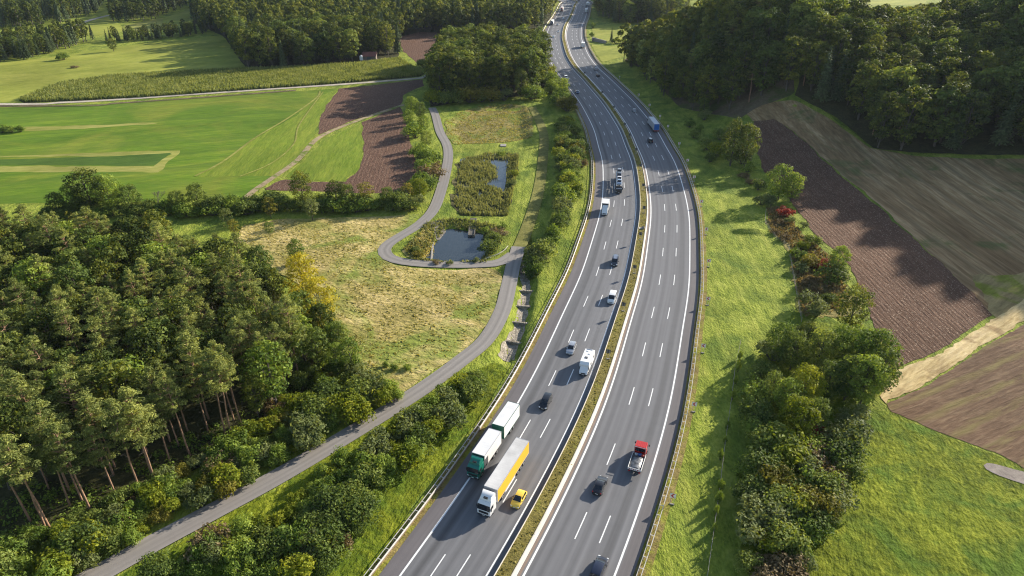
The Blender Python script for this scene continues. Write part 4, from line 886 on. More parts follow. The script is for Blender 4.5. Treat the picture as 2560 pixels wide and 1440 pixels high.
RLAB = ['red chevron sign on the right verge, '+x for x in ('highest of all, in the forest shade','second from the top, in the shade','third from the top, in the shade','just right of the truck with blue tail doors','beside the black van, at the shade edge','in the bush shadows below the black van','at the foot of the bush shadows','on open grass above the mound','level with the grassy mound','just below the grassy mound','fourth from the bottom','third from the bottom','second from the bottom','lowest and largest')]
for k, (px, py) in enumerate(RS):
    i, o, s = nearest(flat(px, py)); p, tg = at_s(s, max(o, 34.75)); rz = math.atan2(tg[1], tg[0])-math.pi/2
    loc = (p[0], p[1], .06)
    if first is None:
        first = empty('chevron_sign', loc, rz+.12, RLAB[k], 'road sign', 'chevron signs along the right edge of the motorway'); chevron_parts(first)
    else: sign_copy(first, loc, rz+.12, RLAB[k], 'chevron signs along the right edge of the motorway')
MS = [(1471+8,193),(1502,243),(1531,281),(1561,325),(1578,352),(1592,390),(1602,431),(1608,481),(1609.5,539),(1604,606),(1588,690),(1564,786),(1520,905)]
MLAB = ['back of a chevron sign in the median, '+x for x in ('highest, at the shade edge','second highest, in the shade','third highest, in the shade','fourth highest, in the shade','at the lower edge of the forest shade','first in the sun below the shade','above the transporter tail','beside the car transporter','beside the white box truck','just below the drain box','beside the dark grey van','beside the white passenger van','lowest, by the motorhome')]
for k, (px, py) in enumerate(MS):
    i, o, s = nearest(flat(px, py)); p, tg = at_s(s, 14.75); rz = math.atan2(tg[1], tg[0])-math.pi/2+math.pi
    sign_copy(first, (p[0], p[1], .86), rz, MLAB[k], 'chevron signs seen from behind in the median')
# round white sign
p, tg = at_s(nearest(flat(1540,201))[2], 34.9); r = empty('round_sign', (p[0], p[1], .06), math.atan2(tg[1], tg[0])-math.pi/2, 'small round white sign on a post in the forest shade', 'road sign')
mb = MB(); mb.tube((0,-.03,2.3),(0,.0,2.3),.42,.42,SIGNW,20); mb.build('disc', r); mb = MB(); mb.tube((0,.03,0),(0,.03,2.7),.04,.04,M['galv'],6); mb.build('post', r)
# drain box in the median
p, tg = at_s(nearest(flat(1607,577))[2], 14.8); r = empty('drain_box', (p[0], p[1], .86), math.atan2(tg[1], tg[0])-math.pi/2, 'dark grated drain box with a pale slab between the median walls', 'drain')
mb = MB(); mb.box(-.1,.75,-.7,.7,0,.45,M['concrete2'],.03); mb.build('casing', r); mb = MB(); mb.box(-.02,.67,-.62,.62,.452,.48,BLACK)
for k in range(6): mb.box(-.02,.67,-.55+k*.2,-.49+k*.2,.482,.50,DARKS)
mb.build('grate', r); mb = MB(); mb.box(-.95,-.15,-.75,.75,-.02,.10,M['concrete'],.02); mb.build('slab', r)
# delineator posts on the left edge
dp = None
for k, (px, py, lab) in enumerate(((1431,252,'small white marker post by the left guard rail in the forest shade, upper one'),(1462,313,'small white marker post by the left guard rail, lower one at the shade edge'),(1455,561,'thin marker post behind the left guard rail below the white box truck'))):
    p, _ = at_s(nearest(flat(px, py))[2], -5.0)
    if dp is None:
        dp = empty('marker_post', (p[0],p[1],0), 0, lab, 'marker post', 'marker posts on the left verge'); mb = MB(); mb.hull([(x,y,z) for x,y in ((-.06,-.04),(.06,-.04),(0,.06)) for z in (0,1.0)], SIGNW); mb.build('post', dp); mb = MB(); mb.box(-.07,.07,-.05,.03,.75,.88,BLACK); mb.build('reflector', dp)
    else: sign_copy(dp, (p[0],p[1],0), 0, lab, 'marker posts on the left verge')

# ------------------------------------------------------------------ structures beside the ponds
def gz(p): return h1(p[0], p[1])
A = resample(catmull(poly_g([(1175,655),(1205,651),(1240,641),(1260,630),(1270,619)]), 8), 1.0); root = empty('path_guard_rail', (*A[0], 0), 0, 'short pale guard rail curving round the corner of the lower pond', 'guard rail')
mb = MB(); V = []; F = []
for i, p in enumerate(A):
    z = gz(p); V += [(p[0],p[1],z+.42),(p[0],p[1],z+.76),(p[0]+.05,p[1]+.08,z+.60)]
    if i: b = 3*i; F += [(b-3,b,b+2,b-1),(b-1,b+2,b+1,b-2)]
mb.add(V, F, M['galv']); o = mb.build('beam', root); o.matrix_parent_inverse = Matrix.Translation(-Vector(root.location))
for i in range(0, len(A), 2):
    mb = MB(); z = gz(A[i]); mb.tube((A[i][0],A[i][1]+.05,z-.1),(A[i][0],A[i][1]+.05,z+.72),.05,.05,M['galv'],6); o = mb.build('post', root); o.matrix_parent_inverse = Matrix.Translation(-Vector(root.location))
# channel between the ponds
a = flat(1184,546); b = flat(1178,582); root = empty('concrete_channel', (a[0],a[1],0), 0, 'narrow concrete channel leading down into the lower pond', 'channel')
d = Vector((b[0]-a[0], b[1]-a[1], 0)); L_ = d.length; root.rotation_euler.z = math.atan2(d.y, d.x)-math.pi/2
mb = MB(); mb.hull([(x,y,z) for x in (-.8,.8) for y, z in ((0,.10),(0,-.25),(L_,-1.0),(L_,-1.3))], M['cobble']); mb.build('floor_slab', root)
for sx in (-1,1):
    mb = MB(); mb.hull([(sx*xx,y,z) for xx in (.8,1.1) for y, z in ((0,.2),(0,-.2),(L_,-.7),(L_,-1.3))], M['cobble']); mb.build('side_wall', root)
mb = MB(); mb.box(-1.1,1.1,L_-.1,L_+.25,-1.6,-.6,M['cobble'],.03); mb.build('outlet_block', root)
a = flat(1258,366); root = empty('inlet_culvert', (a[0],a[1],0), 0, 'small concrete inlet at the top of the reed pond', 'culvert')
mb = MB(); mb.box(-1.3,1.3,-.6,3.0,-.6,.30,M['concrete2'],.05); mb.build('slab', root); mb = MB(); mb.box(-1.1,1.1,-.66,-.60,-.5,.1,BLACK); mb.build('mouth', root)
# concrete edge of the lower pond
A = resample(poly_g([(1086,592),(1082,618),(1079,652)], -1.0), .8); mb = MB(); V = []; F = []
for i, p in enumerate(A):
    V += [(p[0]-.35,p[1],-.95),(p[0]+.05,p[1],-.95),(p[0]+.2,p[1],-1.5),(p[0]-.35,p[1],-1.6)]
    if i:
        b = 4*i
        for j in range(4): F.append((b-4+j, b-4+(j+1)%4, b+(j+1)%4, b+j))
mb.add(V, F, M['concrete2']); tag(mb.build('pond_edging'), 'pale concrete edging along the left side of the lower pond', 'edging')
# stone sills across the creek
sill = None
SL = ['stone sill across the shaded creek bed, nearest the path junction','stone sill across the shaded creek bed, second from the junction','stone sill across the creek bed, third from the junction','stone sill across the creek where the sunlit bank begins','stone sill across the creek, the lowest one']
for k, (px, py) in enumerate(((1316,684),(1314,720),(1310,758),(1301,799),(1284,847))):
    c = flat(px, py); 
    if sill is None:
        V = []; mb = MB()
        for q in range(9):
            x = -1.9+q*.47; mb.box(x-.26, x+.26, -.35+random.uniform(-.08,.08), .35+random.uniform(-.08,.08), -.9, .18+random.uniform(-.06,.08), M['stones'], .08)
        sill = tag(mb.build('stone_sill'), SL[k], 'sill', 'stone sills across the creek'); o = sill
    else: o = sill.copy(); COL.objects.link(o); o['label'] = SL[k]
    o.location = (c[0], c[1], -.95); o.rotation_euler.z = -.12*k/2
# barn and white tank
a = flat(924,152); root = empty('field_barn', (a[0],a[1],0), R(3), 'small grey field barn with a rusty red roof at the forest edge', 'barn'); BW = plain('barn_boards', (.16,.13,.11), .85, var=.25, vscale=.7); BR = plain('rusty_roof', (.15,.055,.045), .75, var=.25, vscale=.4)
mb = MB(); mb.box(-4.6,4.6,0,7,0,3.2,BW); mb.add([(-4.6,0,3.2),(-4.6,7,3.2),(-4.6,3.5,5.4),(4.6,0,3.2),(4.6,7,3.2),(4.6,3.5,5.4)],[(0,1,2),(5,4,3)],BW); mb.build('wall', root)
mb = MB(); mb.hull([(x,y,z) for x in (-5,5) for y,z in ((-.5,3.0),(3.5,5.5),(3.5,5.65),(-.5,3.15))], BR); mb.hull([(x,y,z) for x in (-5,5) for y,z in ((7.5,3.0),(3.5,5.5),(3.5,5.65),(7.5,3.15))], BR); mb.build('roof', root)
mb = MB(); mb.box(-1.6,1.6,-.06,-.02,0,2.7,DARKS); mb.build('gate', root)
a = flat(904,152); root = empty('white_tank', (a[0],a[1],0), 0, 'white upright tank beside the field barn', 'tank'); mb = MB(); mb.tube((0,0,.5),(0,0,3.2),1.3,1.3,SIGNW,20); mb.tube((0,0,3.2),(0,0,4.0),1.3,.35,SIGNW,20); mb.build('vessel', root)
for q in range(4):
    mb = MB(); an = q*math.pi/2+.7; mb.tube((math.cos(an)*1.1,math.sin(an)*1.1,0),(math.cos(an)*1.1,math.sin(an)*1.1,.6),.1,.1,M['galv'],6); mb.build('leg', root)
# culvert bridge beside the far road
a = G(1482,103); root = empty('culvert_wing', (a[0],a[1],h1(*a)), R(-20), 'concrete wing wall of the culvert beside the far bend of the motorway', 'culvert'); mb = MB()
mb.hull([(x,y,z) for x,y,z in ((0,0,-.2),(13,-9,-.2),(13,-9,2.2),(0,0,3.0),(0,.8,-.2),(13.6,-8.3,-.2),(13.6,-8.3,2.2),(0,.8,3.0))], M['concrete2']); mb.build('wing_wall', root)
mb = MB(); mb.box(-.6,.2,-1.5,1.5,-.2,3.2,M['concrete2'],.05); mb.build('pier', root)
# wire fence and saplings' line on the right verge
def fence(label, pts, sp, hgt_):
    A = resample(GP(pts), sp); root = empty('wire_fence', (*A[0], 0), 0, label, 'fence'); PO = plain('fence_post', (.34,.30,.24), .85, var=.2)
    for i, p in enumerate(A):
        z = gz(p); mb = MB(); mb.tube((p[0],p[1],z-.1),(p[0],p[1],z+hgt_),.06,.05,PO,6); o = mb.build('post', root); o.matrix_parent_inverse = Matrix.Translation(-Vector(root.location))
    mb = MB()
    for zz in (.4,.8,1.2):
        for p, q in zip(A[:-1], A[1:]): mb.tube((p[0],p[1],gz(p)+zz*hgt_/1.4),(q[0],q[1],gz(q)+zz*hgt_/1.4),.018,.018,PO,4,False)
    o = mb.build('wires', root); o.matrix_parent_inverse = Matrix.Translation(-Vector(root.location))
fence('long wire fence running down the right verge in front of the lower shrubs', [(1850,862),(1836,930),(1828,1000),(1812,1110),(1800,1210),(1785,1320),(1768,1440)], 3.0, 1.5)
fence('thin wire fence between the mown verge and the shrubs near the red bushes', [(1914,530),(1912,560),(1940,600),(1970,616),(1982,690),(1995,760),(2003,805)], 3.0, 1.4)
# ------------------------------------------------------------------ foliage
BARK_P = plain('pine_bark', (.30,.175,.105), .9, var=.3, vscale=2.0); BARK = plain('grey_bark', (.10,.085,.068), .9, var=.3, vscale=2.0)
LM = {
 'pine':   leafmat('pine_needles', (0.076,0.105,0.030), (0.178,0.215,0.062), (0.404,0.426,0.121), .3),
 'beech':  leafmat('beech_leaves', (.030,.050,.013), (0.086,0.119,0.023), (0.240,0.252,0.040), .34, (.30,.24,.035), .06),
 'oak':    leafmat('oak_leaves', (0.053,0.086,0.022), (0.127,0.179,0.038), (0.293,0.337,0.081), .40),
 'bush':   leafmat('bush_leaves', (0.062,0.105,0.018), (0.150,0.220,0.035), (0.346,0.419,0.073), .36),
 'lime':   leafmat('lime_leaves', (0.100,0.140,0.012), (0.200,0.240,0.020), (0.330,0.340,0.035), .4),
 'willow': leafmat('willow_leaves', (0.072,0.098,0.034), (0.144,0.180,0.060), (0.240,0.270,0.102), .40),
 'poplar': leafmat('poplar_leaves', (0.069,0.098,0.022), (0.150,0.181,0.040), (0.275,0.300,0.075), .34),
 'yellow': leafmat('yellow_leaves', (.22,.21,.018), (.41,.365,.032), (.60,.51,.06), .4),
 'amber':  leafmat('amber_leaves', (.10,.10,.015), (.19,.18,.028), (.31,.27,.045), .35),
 'red':    leafmat('red_leaves', (.11,.014,.012), (.24,.03,.022), (.38,.075,.045), .3),
 'brown':  leafmat('brown_scrub', (.09,.065,.03), (.17,.125,.06), (.27,.21,.11), .25),
 'spruce': leafmat('spruce_needles', (0.035,0.056,0.023), (0.076,0.111,0.045), (0.141,0.182,0.075), .14),
 'reed':   leafmat('reed_stems', (.12,.135,.05), (.20,.215,.085), (.31,.31,.14), .3),
 'maize':  leafmat('maize_leaves', (.10,.13,.033), (.175,.21,.06), (.28,.30,.105), .35),
 'tuft':   leafmat('grass_tufts', (.20,.195,.05), (.335,.30,.10), (.52,.44,.18), .3),
 'moss':   leafmat('median_plants', (.14,.12,.03), (.23,.20,.05), (.34,.30,.08), .25),
}
def rnd_dir(n):
    v = RNG.normal(size=(n,3)); return v/np.linalg.norm(v, axis=1)[:,None]
def leaves(c, nrm, size, aspect, flatn=0.0):
    """diamond leaf clusters: returns V (4n,3), F (n,4)"""
    n = len(c); r = rnd_dir(n); t1 = np.cross(nrm, r); t1 /= np.linalg.norm(t1, axis=1)[:,None]+1e-9; t2 = np.cross(nrm, t1)
    a = t1*size[:,None]; b = t2*(size*aspect)[:,None]; up = nrm*(size*.18)[:,None]
    V = np.stack([c-a, c-b*.9+up, c+a*.9, c+b+up], 1).reshape(-1,3); F = np.arange(4*n).reshape(n,4); return V, F
def blob_leaves(blobs, per, lsize, aspect=.6, shell=.55, upbias=.25, jit=.65):
    Vs, Fs, Ts = [], [], []; nv = 0
    for (c, r, tint) in blobs:
        c = np.array(c, float); r = np.array(r, float) if np.ndim(r) else np.array([r,r,r], float)
        n = max(6, int(per*(r[0]*r[1]*r[2])**(2/3)))
        d = rnd_dir(n); d[:,2] = np.where(d[:,2] < -.25, -d[:,2]*.6, d[:,2]); d /= np.linalg.norm(d, axis=1)[:,None]
        rad = shell+(1-shell)*RNG.random(n)**.6; lump = 1+.16*np.sin(d[:,0]*5+c[0])+.14*np.sin(d[:,1]*6+c[1]*2+1)+.12*np.sin(d[:,2]*7+c[2])
        p = c+d*r*(rad*lump)[:,None]; nr = d/r*r.mean()+rnd_dir(n)*jit+np.array([0,0,upbias]); nr /= np.linalg.norm(nr, axis=1)[:,None]
        s = lsize*RNG.uniform(.6,1.35,n); V, F = leaves(p, nr, s, aspect)
        Vs.append(V); Fs.append(F+nv); nv += len(V); Ts.append(np.clip(tint+RNG.normal(0,.16,n), 0, 1))
    return np.concatenate(Vs), np.concatenate(Fs), np.concatenate(Ts)
def limb_path(mb, p0, p1, r0, r1, m, bend=.12, n=3, sides=5):
    p0 = Vector(p0); p1 = Vector(p1); L = (p1-p0).length; q = p0
    for i in range(1, n+1):
        t = i/n; e = p0.lerp(p1, t)+Vector((random.uniform(-1,1), random.uniform(-1,1), random.uniform(-.5,.5)))*L*bend*math.sin(math.pi*t)
        mb.tube(q, e, r0+(r1-r0)*(i-1)/n, r0+(r1-r0)*t, m, sides, False); q = e
def proto_pine(h, bare, cr, dens=1.0, ls=.30):
    mb = MB(); lean = Vector((random.uniform(-.6,.6), random.uniform(-.6,.6), 0)); top = Vector((0,0,h))+lean
    limb_path(mb, (0,0,-.2), top, .22, .05, BARK_P, .005, 6, 7); blobs = []
    n = int(36*dens)
    for i in range(n):
        f = (i+.5)/n; z = h*(bare+(1-bare)*f); a = i*2.4+random.uniform(-.5,.5); rr = cr*(math.sin(math.pi*min(1, .22+f*.80))**.8)*random.uniform(.3,1.15)
        c = Vector((math.cos(a)*rr, math.sin(a)*rr, z+random.uniform(-.3,.5)))+lean*(z/h)
        limb_path(mb, lean*(z/h)+Vector((0,0,z-.7)), c, .07, .025, BARK_P, .1, 2, 4)
        s = random.uniform(.6,1.3)*(1.0-.3*f)*cr*.34; blobs.append((c, (s*1.2, s*1.2, s*.55), random.uniform(.15,.85)))
    blobs.append((top, (cr*.32,cr*.32,cr*.34), .6))
    for k in range(5):                                            # dead side branches on the bare stem
        z = h*random.uniform(bare*.55, bare); a = random.uniform(0,6.28); limb_path(mb, lean*(z/h)+Vector((0,0,z)), (math.cos(a)*1.2, math.sin(a)*1.2, z+.3), .035, .012, BARK, .1, 2, 4)
    V, F, T = blob_leaves(blobs, 120, ls, .30, .12, .45, .9); return mb.mesh('trunk', 60), np_mesh('crown', V, F, [LM['pine']], None, T)
def proto_round(h, cw, mat, per=26, ls=.5, trunk=.22, low=.22, nb=30, bark=None, tall=1.0, spread=.36, asp=.62, limbs=True, shell=.55):
    bark = bark or BARK; mb = MB(); cz = h*(1+low)/2; ch = h*(1-low)/2
    limb_path(mb, (0,0,-.2), (random.uniform(-.3,.3), random.uniform(-.3,.3), h*.80), trunk, trunk*.25, bark, .02, 4, 7); blobs = []
    for i in range(nb):
        f = (i+.5)/nb; u = 1-2*f; a = i*2.39996+random.uniform(-.3,.3); q = math.sqrt(max(0,1-u*u)); k = random.uniform(.55,.88)
        c = Vector((math.cos(a)*q*cw*k, math.sin(a)*q*cw*k, cz+u*ch*random.uniform(.72,.92)))
        if limbs and i % 2 == 0: limb_path(mb, (0,0,max(h*low*.6, c.z-h*.28)), c, trunk*.32, .02, bark, .1, 3, 4)
        s = cw*spread*random.uniform(.75,1.25); blobs.append((c, (s, s, s*.85*tall), random.uniform(.22,.78)))
    V, F, T = blob_leaves(blobs, per, ls, asp, shell, .3, .7); return mb.mesh('trunk', 60), np_mesh('crown', V, F, [mat], None, T)
def proto_spruce(h, w_, ls=.5, n=22, mat='spruce'):
    mb = MB(); mb.tube((0,0,-.2),(0,0,h*.97),.22,.03,BARK,7); Vs=[];Fs=[];Ts=[];nv=0
    for i in range(n):
        f = i/(n-1); z = h*(.10+.88*f); rr = w_*(1-f)**.85+.12; k = max(4, int(9*(1-f)+4))
        for j in range(k):
            a = j*6.283/k+i*.7+random.uniform(-.2,.2); r_ = rr*random.uniform(.75,1.08); m_ = max(3, int(r_*5.5)); t = np.linspace(.15,1,m_)
            p = np.stack([np.cos(a)*r_*t, np.sin(a)*r_*t, z-r_*.32*t**1.5], 1)+RNG.normal(0,.10,(m_,3))
            nr = np.stack([np.full(m_,math.cos(a)*.5), np.full(m_,math.sin(a)*.5), np.ones(m_)],1)+rnd_dir(m_)*.7; nr /= np.linalg.norm(nr,axis=1)[:,None]
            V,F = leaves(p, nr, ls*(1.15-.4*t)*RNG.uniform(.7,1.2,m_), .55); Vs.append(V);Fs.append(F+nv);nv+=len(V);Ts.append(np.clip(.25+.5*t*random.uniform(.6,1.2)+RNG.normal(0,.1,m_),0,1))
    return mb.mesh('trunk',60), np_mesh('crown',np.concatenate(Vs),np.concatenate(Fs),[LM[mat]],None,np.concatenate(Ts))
def proto_bush(h, w_, mat, per=105, ls=.185, nb=20, asp=.6, spiky=0):
    blobs = []; mb = MB()
    for i in range(nb):
        a = random.uniform(0,6.283); q = math.sqrt(random.random())*.8; z = h*(.22+.62*random.random()*(1-.55*q*q)); c = Vector((math.cos(a)*q*w_, math.sin(a)*q*w_, z))
        limb_path(mb, (math.cos(a)*.15, math.sin(a)*.15, -.1), c, .05, .015, BARK, .12, 2, 4); s = (w_*.36+h*.06)*random.uniform(.7,1.2); blobs.append((c, (s,s,s*(.95+spiky)), random.uniform(.22,.8)))
    V,F,T = blob_leaves(blobs, per, ls, asp, .5, .3, .75); return mb.mesh('stems',60), np_mesh('foliage',V,F,[LM[mat]],None,T)
def proto_bare(h):
    mb = MB()
    def rec(p, d, L, r, k):
        e = p+d*L; mb.tube(p, e, r, r*.62, BARK, 5, False)
        if k == 0: return
        for _ in range(3 if k > 1 else 4):
            n = (d+Vector((random.uniform(-1,1),random.uniform(-1,1),random.uniform(-.25,.6)))*.62).normalized(); rec(e, n, L*random.uniform(.6,.82), r*.58, k-1)
    rec(Vector((0,0,-.1)), Vector((.05,0,1)).normalized(), h*.26, .17, 5); return mb.mesh('trunk', 60)
PR = {
 'pine': [proto_pine(19,.55,2.9), proto_pine(20.5,.60,2.5), proto_pine(18,.48,3.2,1.1), proto_pine(21,.62,2.8), proto_pine(17,.42,3.0,1.15)],
 'wood': [proto_round(16.5,4.3,LM['beech'],38,.34,nb=36,spread=.32), proto_round(15,3.8,LM['oak'],40,.32,nb=36,spread=.32), proto_round(17.5,4.0,LM['beech'],38,.33,nb=36,tall=1.2,spread=.3), proto_round(14.5,3.5,LM['bush'],42,.31,nb=34,spread=.32)],
 'beech': [proto_round(25,6.2,LM['beech'],17,.56,.35,.10,40,spread=.29), proto_round(24,5.6,LM['beech'],18,.54,.35,.08,38,tall=1.15,spread=.30), proto_round(22,6.6,LM['oak'],17,.56,.38,.10,42,spread=.28), proto_round(26,5.4,LM['beech'],18,.52,.33,.09,38,tall=1.3,spread=.29)],
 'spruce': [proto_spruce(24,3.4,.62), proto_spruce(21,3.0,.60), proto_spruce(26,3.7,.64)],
 'bush': [proto_bush(3.6,2.0,'bush'), proto_bush(3.0,2.3,'bush'), proto_bush(4.4,2.0,'bush',spiky=.3), proto_bush(3.3,1.9,'willow',nb=14), proto_bush(3.8,2.2,'oak'), proto_bush(3.4,2.0,'oak',nb=18)],
 'lime': [proto_bush(3.4,1.9,'lime'), proto_bush(3.9,1.8,'lime',nb=14)],
 'amber': [proto_bush(3.6,2.1,'amber'), proto_bush(3.2,2.0,'amber')],
 'red': [proto_bush(2.4,1.7,'red',nb=12)], 'scrub': [proto_bush(2.0,2.0,'brown',nb=14,ls=.17), proto_bush(2.6,1.9,'brown',nb=14,ls=.18,spiky=.4)],
 'small': [proto_round(7.5,2.4,LM['amber'],70,.2,.12,.2,22), proto_round(8.5,2.6,LM['bush'],70,.2,.13,.18,24), proto_round(7.0,2.3,LM['willow'],70,.2,.11,.2,22)],
 'mid': [proto_round(11.5,4.2,LM['bush'],58,.245,.2,.08,38,spread=.31), proto_round(12.5,3.9,LM['oak'],58,.245,.2,.10,38,tall=1.15,spread=.31), proto_round(10.5,4.4,LM['lime'],58,.245,.2,.08,38,spread=.31), proto_round(11,4.0,LM['beech'],58,.245,.2,.10,36,spread=.31)],
 'poplar': [proto_round(15,3.6,LM['poplar'],56,.26,.2,.05,40,tall=1.7,spread=.3)],
 'birch': [proto_round(13.5,3.2,LM['yellow'],60,.23,.15,.1,32)],
}
CNT = {}
def plant(kind, xy, h=None, label=None, cat='tree', group=None, name=None, var=None, parts=True, wide=1.0, zoff=0.0):
    L = PR[kind]; v = L[random.randrange(len(L)) if var is None else var % len(L)]; base = v[1].get('h0')
    if base is None:
        co = np.empty(len(v[1].vertices)*3, np.float32); v[1].vertices.foreach_get('co', co); base = float(np.percentile(co.reshape(-1,3)[:,2], 99.3)); v[1]['h0'] = base
    s = (h or base)/base*(1 if h else random.uniform(.88,1.12))
    r = empty(name, (xy[0], xy[1], h1(xy[0], xy[1])-.05+zoff), random.uniform(0,6.283), label, cat, group)
    sx = s*random.uniform(.92,1.08)*wide; r.scale = (sx, sx, s); r.rotation_euler.x = random.uniform(-.03,.03); r.rotation_euler.y = random.uniform(-.03,.03)
    bu = cat in ('bush','shrub'); link('stems' if bu else 'trunk', v[0], r); link('foliage' if bu else 'crown', v[1], r); return r
def visible(x, y, z, mx=70, top=-60, bot=150):
    px, py = proj(x, y, z); return -mx < px < 2560+mx and top < py < 1440+bot
# merged low detail trees for the wood that goes on behind the first rows, and light one-mesh trees
def low_tree(kind, h, cw, n, ls):
    if kind == 'spruce':
        z = RNG.random(n)**.8; a = RNG.random(n)*6.283; rr = (1-z)**.9*cw*(.55+.45*RNG.random(n)); p = np.stack([np.cos(a)*rr, np.sin(a)*rr, h*(.08+.92*z)], 1); d = np.stack([np.cos(a), np.sin(a), np.full(n,.7)],1); T = np.clip(.3+.35*RNG.random(n)+RNG.normal(0,.1,n),0,1)
    else:
        nb = 20; i = np.arange(nb); u = 1-2*(i+.5)/nb; q = np.sqrt(1-u*u); an = i*2.4+RNG.uniform(-.3,.3,nb); k = RNG.uniform(.5,.85,nb)
        c = np.stack([np.cos(an)*q*cw*k, np.sin(an)*q*cw*k, h*.57+u*h*.36], 1); tb = RNG.uniform(.2,.8,nb); j = RNG.integers(0,nb,n); d = rnd_dir(n); d[:,2] = np.where(d[:,2]<-.2, -d[:,2], d[:,2])
        p = c[j]+d*cw*.36*(.55+.45*RNG.random(n))[:,None]; T = np.clip(tb[j]+RNG.normal(0,.13,n),0,1)
    nr = d+rnd_dir(n)*.7+np.array([0,0,.3]); nr /= np.linalg.norm(nr,axis=1)[:,None]
    V, F = leaves(p, nr, ls*RNG.uniform(.6,1.3,n), .65); return V, F, T
LOWP = {'beech': [low_tree('beech',24,5.6,620,1.0) for _ in range(5)], 'spruce': [low_tree('spruce',22,3.6,420,.95) for _ in range(3)], 'pine': [low_tree('beech',20,3.6,420,.8) for _ in range(3)]}
def woodland(name, pts, kinds, label, hm=1.0):
    Vs,Fs,Ts,Ms = [],[],[],[]; nv = 0; mats = [LM['beech'],LM['spruce'],LM['pine'],BARK]; ix = {'beech':0,'spruce':1,'pine':2}
    for x, y in pts:
        kd = random.choices(list(kinds), list(kinds.values()))[0]; V,F,T = random.choice(LOWP[kd]); s = hm*random.uniform(.8,1.15); a = random.uniform(0,6.283); ca, sa = math.cos(a)*s, math.sin(a)*s
        W = np.stack([V[:,0]*ca-V[:,1]*sa+x, V[:,0]*sa+V[:,1]*ca+y, V[:,2]*s+h1(x,y)],1); Vs.append(W); Fs.append(F+nv); nv += len(W); Ts.append(np.clip(T*.8+random.uniform(-.05,.3),0,1)); Ms.append(np.full(len(F), ix[kd]))
        q = np.array([[-.25,-.25],[.25,-.25],[.25,.25],[-.25,.25]]); z0 = h1(x,y); Wt = np.concatenate([np.c_[q+[x,y], np.full(4,z0-.3)], np.c_[q*.5+[x,y], np.full(4,z0+17*s)]]); Ft = np.array([[0,1,5,4],[1,2,6,5],[2,3,7,6],[3,0,4,7]])
        Vs.append(Wt); Fs.append(Ft+nv); nv += 8; Ts.append(np.full(4,.5)); Ms.append(np.full(4,3))
    o = link(name, np_mesh(name, np.concatenate(Vs), np.concatenate(Fs), mats, np.concatenate(Ms), np.concatenate(Ts))); tag(o, label, 'woodland', kind='stuff'); return o
def tufts(name, pts, mat, h, w_, label, cat, n_per=3, hz=None, lean=.25):
    """upright blades scattered as one mass"""
    P_ = np.repeat(np.asarray(pts), n_per, 0); n = len(P_); P_ = P_+RNG.normal(0, w_*.7, P_.shape); z = hgt(P_[:,0], P_[:,1])+(hz or 0); a = RNG.random(n)*6.283
    hh = h*RNG.uniform(.55,1.2,n); ww = w_*RNG.uniform(.6,1.3,n)/2; d = np.stack([np.cos(a),np.sin(a)],1)*ww[:,None]; ln = RNG.normal(0,lean,(n,2))*hh[:,None]
    V = np.stack([np.c_[P_-d, z-.05], np.c_[P_+d, z-.05], np.c_[P_+d*.7+ln, z+hh], np.c_[P_-d*.7+ln, z+hh*.86]],1).reshape(-1,3)
    big = .5+.28*np.sin(P_[:,0]*.35+1.3*np.sin(P_[:,1]*.21))*np.cos(P_[:,1]*.28); T = np.clip(big+RNG.normal(0,.18,n),0,1)
    return tag(link(name, np_mesh(name, V, np.arange(4*n).reshape(n,4), [mat], None, T)), label, cat, kind='stuff')

# ---- the pine wood on the left
WP = poly_g([(-150,1450),(0,1398),(130,1335),(300,1255),(450,1180),(650,1062),(830,930),(850,860),(800,810),(690,760),(560,715),(450,668),(300,660),(-150,640)])
pts = scatter(WP, 4.9, .42); ed = seg_dist(poly_g([(-150,1450),(0,1398),(130,1335),(300,1255),(450,1180),(650,1062),(830,930)]), pts[:,0], pts[:,1], False)
BIRCH = [flat(768,778), flat(806,842)]; o_ = np.argsort(pts[:,1]); pts, ed = pts[o_], ed[o_]; np_, nw_ = 0, 0
for (x, y), d in zip(pts, ed):
    if not visible(x, y, 15, 60) or any(abs(x-b[0]) < 5.5 and -13 < y-b[1] < 4 for b in BIRCH): continue
    back = (y-90)/130.; pin = random.random() < (.90 if d < 14 else (.66-.34*back))
    if pin and np_ < 290:
        np_ += 1
        if d < 9: plant('pine', (x,y), random.uniform(15,21.5), 'tall Scots pine with a bare reddish trunk at the path side of the left wood', group='pines along the path side of the left wood', name='pine_tree', var=random.choice((0,1,3)))
        else: plant('pine', (x,y), random.uniform(13,21), 'blue green Scots pine crown among others inside the left wood', group='pines inside the left wood', name='pine_tree')
    else:
        nw_ += 1; plant('wood', (x,y), random.uniform(11,18.5), 'broadleaf tree with yellow green crown mixed among the pines of the left wood', group='broadleaf trees inside the left wood', name='broadleaf_tree')
print('pine wood', np_, nw_)
up = scatter_rand(poly_g([(-80,1445),(0,1405),(130,1345),(300,1268),(450,1195),(650,1078),(850,935),(850,860),(760,930),(640,1010),(450,1100),(300,1150),(130,1210),(-80,1290)]), .22)
ub = [((x, y, .35), (random.uniform(.7,1.6), random.uniform(.7,1.6), random.uniform(.4,1.1)), random.uniform(.1,.6)) for x, y in up]
V_, F_, T_ = blob_leaves(ub, 26, .26, .6, .4, .5, .7); tag(link('undergrowth', np_mesh('undergrowth', V_, F_, [LM['bush']], None, T_)), 'low green undergrowth covering the floor under the front pines', 'undergrowth', kind='stuff')
def T1(kind, px, py, h, label, name='broadleaf_tree', group=None, var=None, wide=1.0, cat='tree'):
    p = G(px, py); return plant(kind, p, h, label, cat, group, name, var, wide=wide)
T1('birch', 768, 778, 16.5, 'bright yellow tree at the right edge of the pine wood, upper one', 'birch_tree', 'yellow trees at the edge of the pine wood')
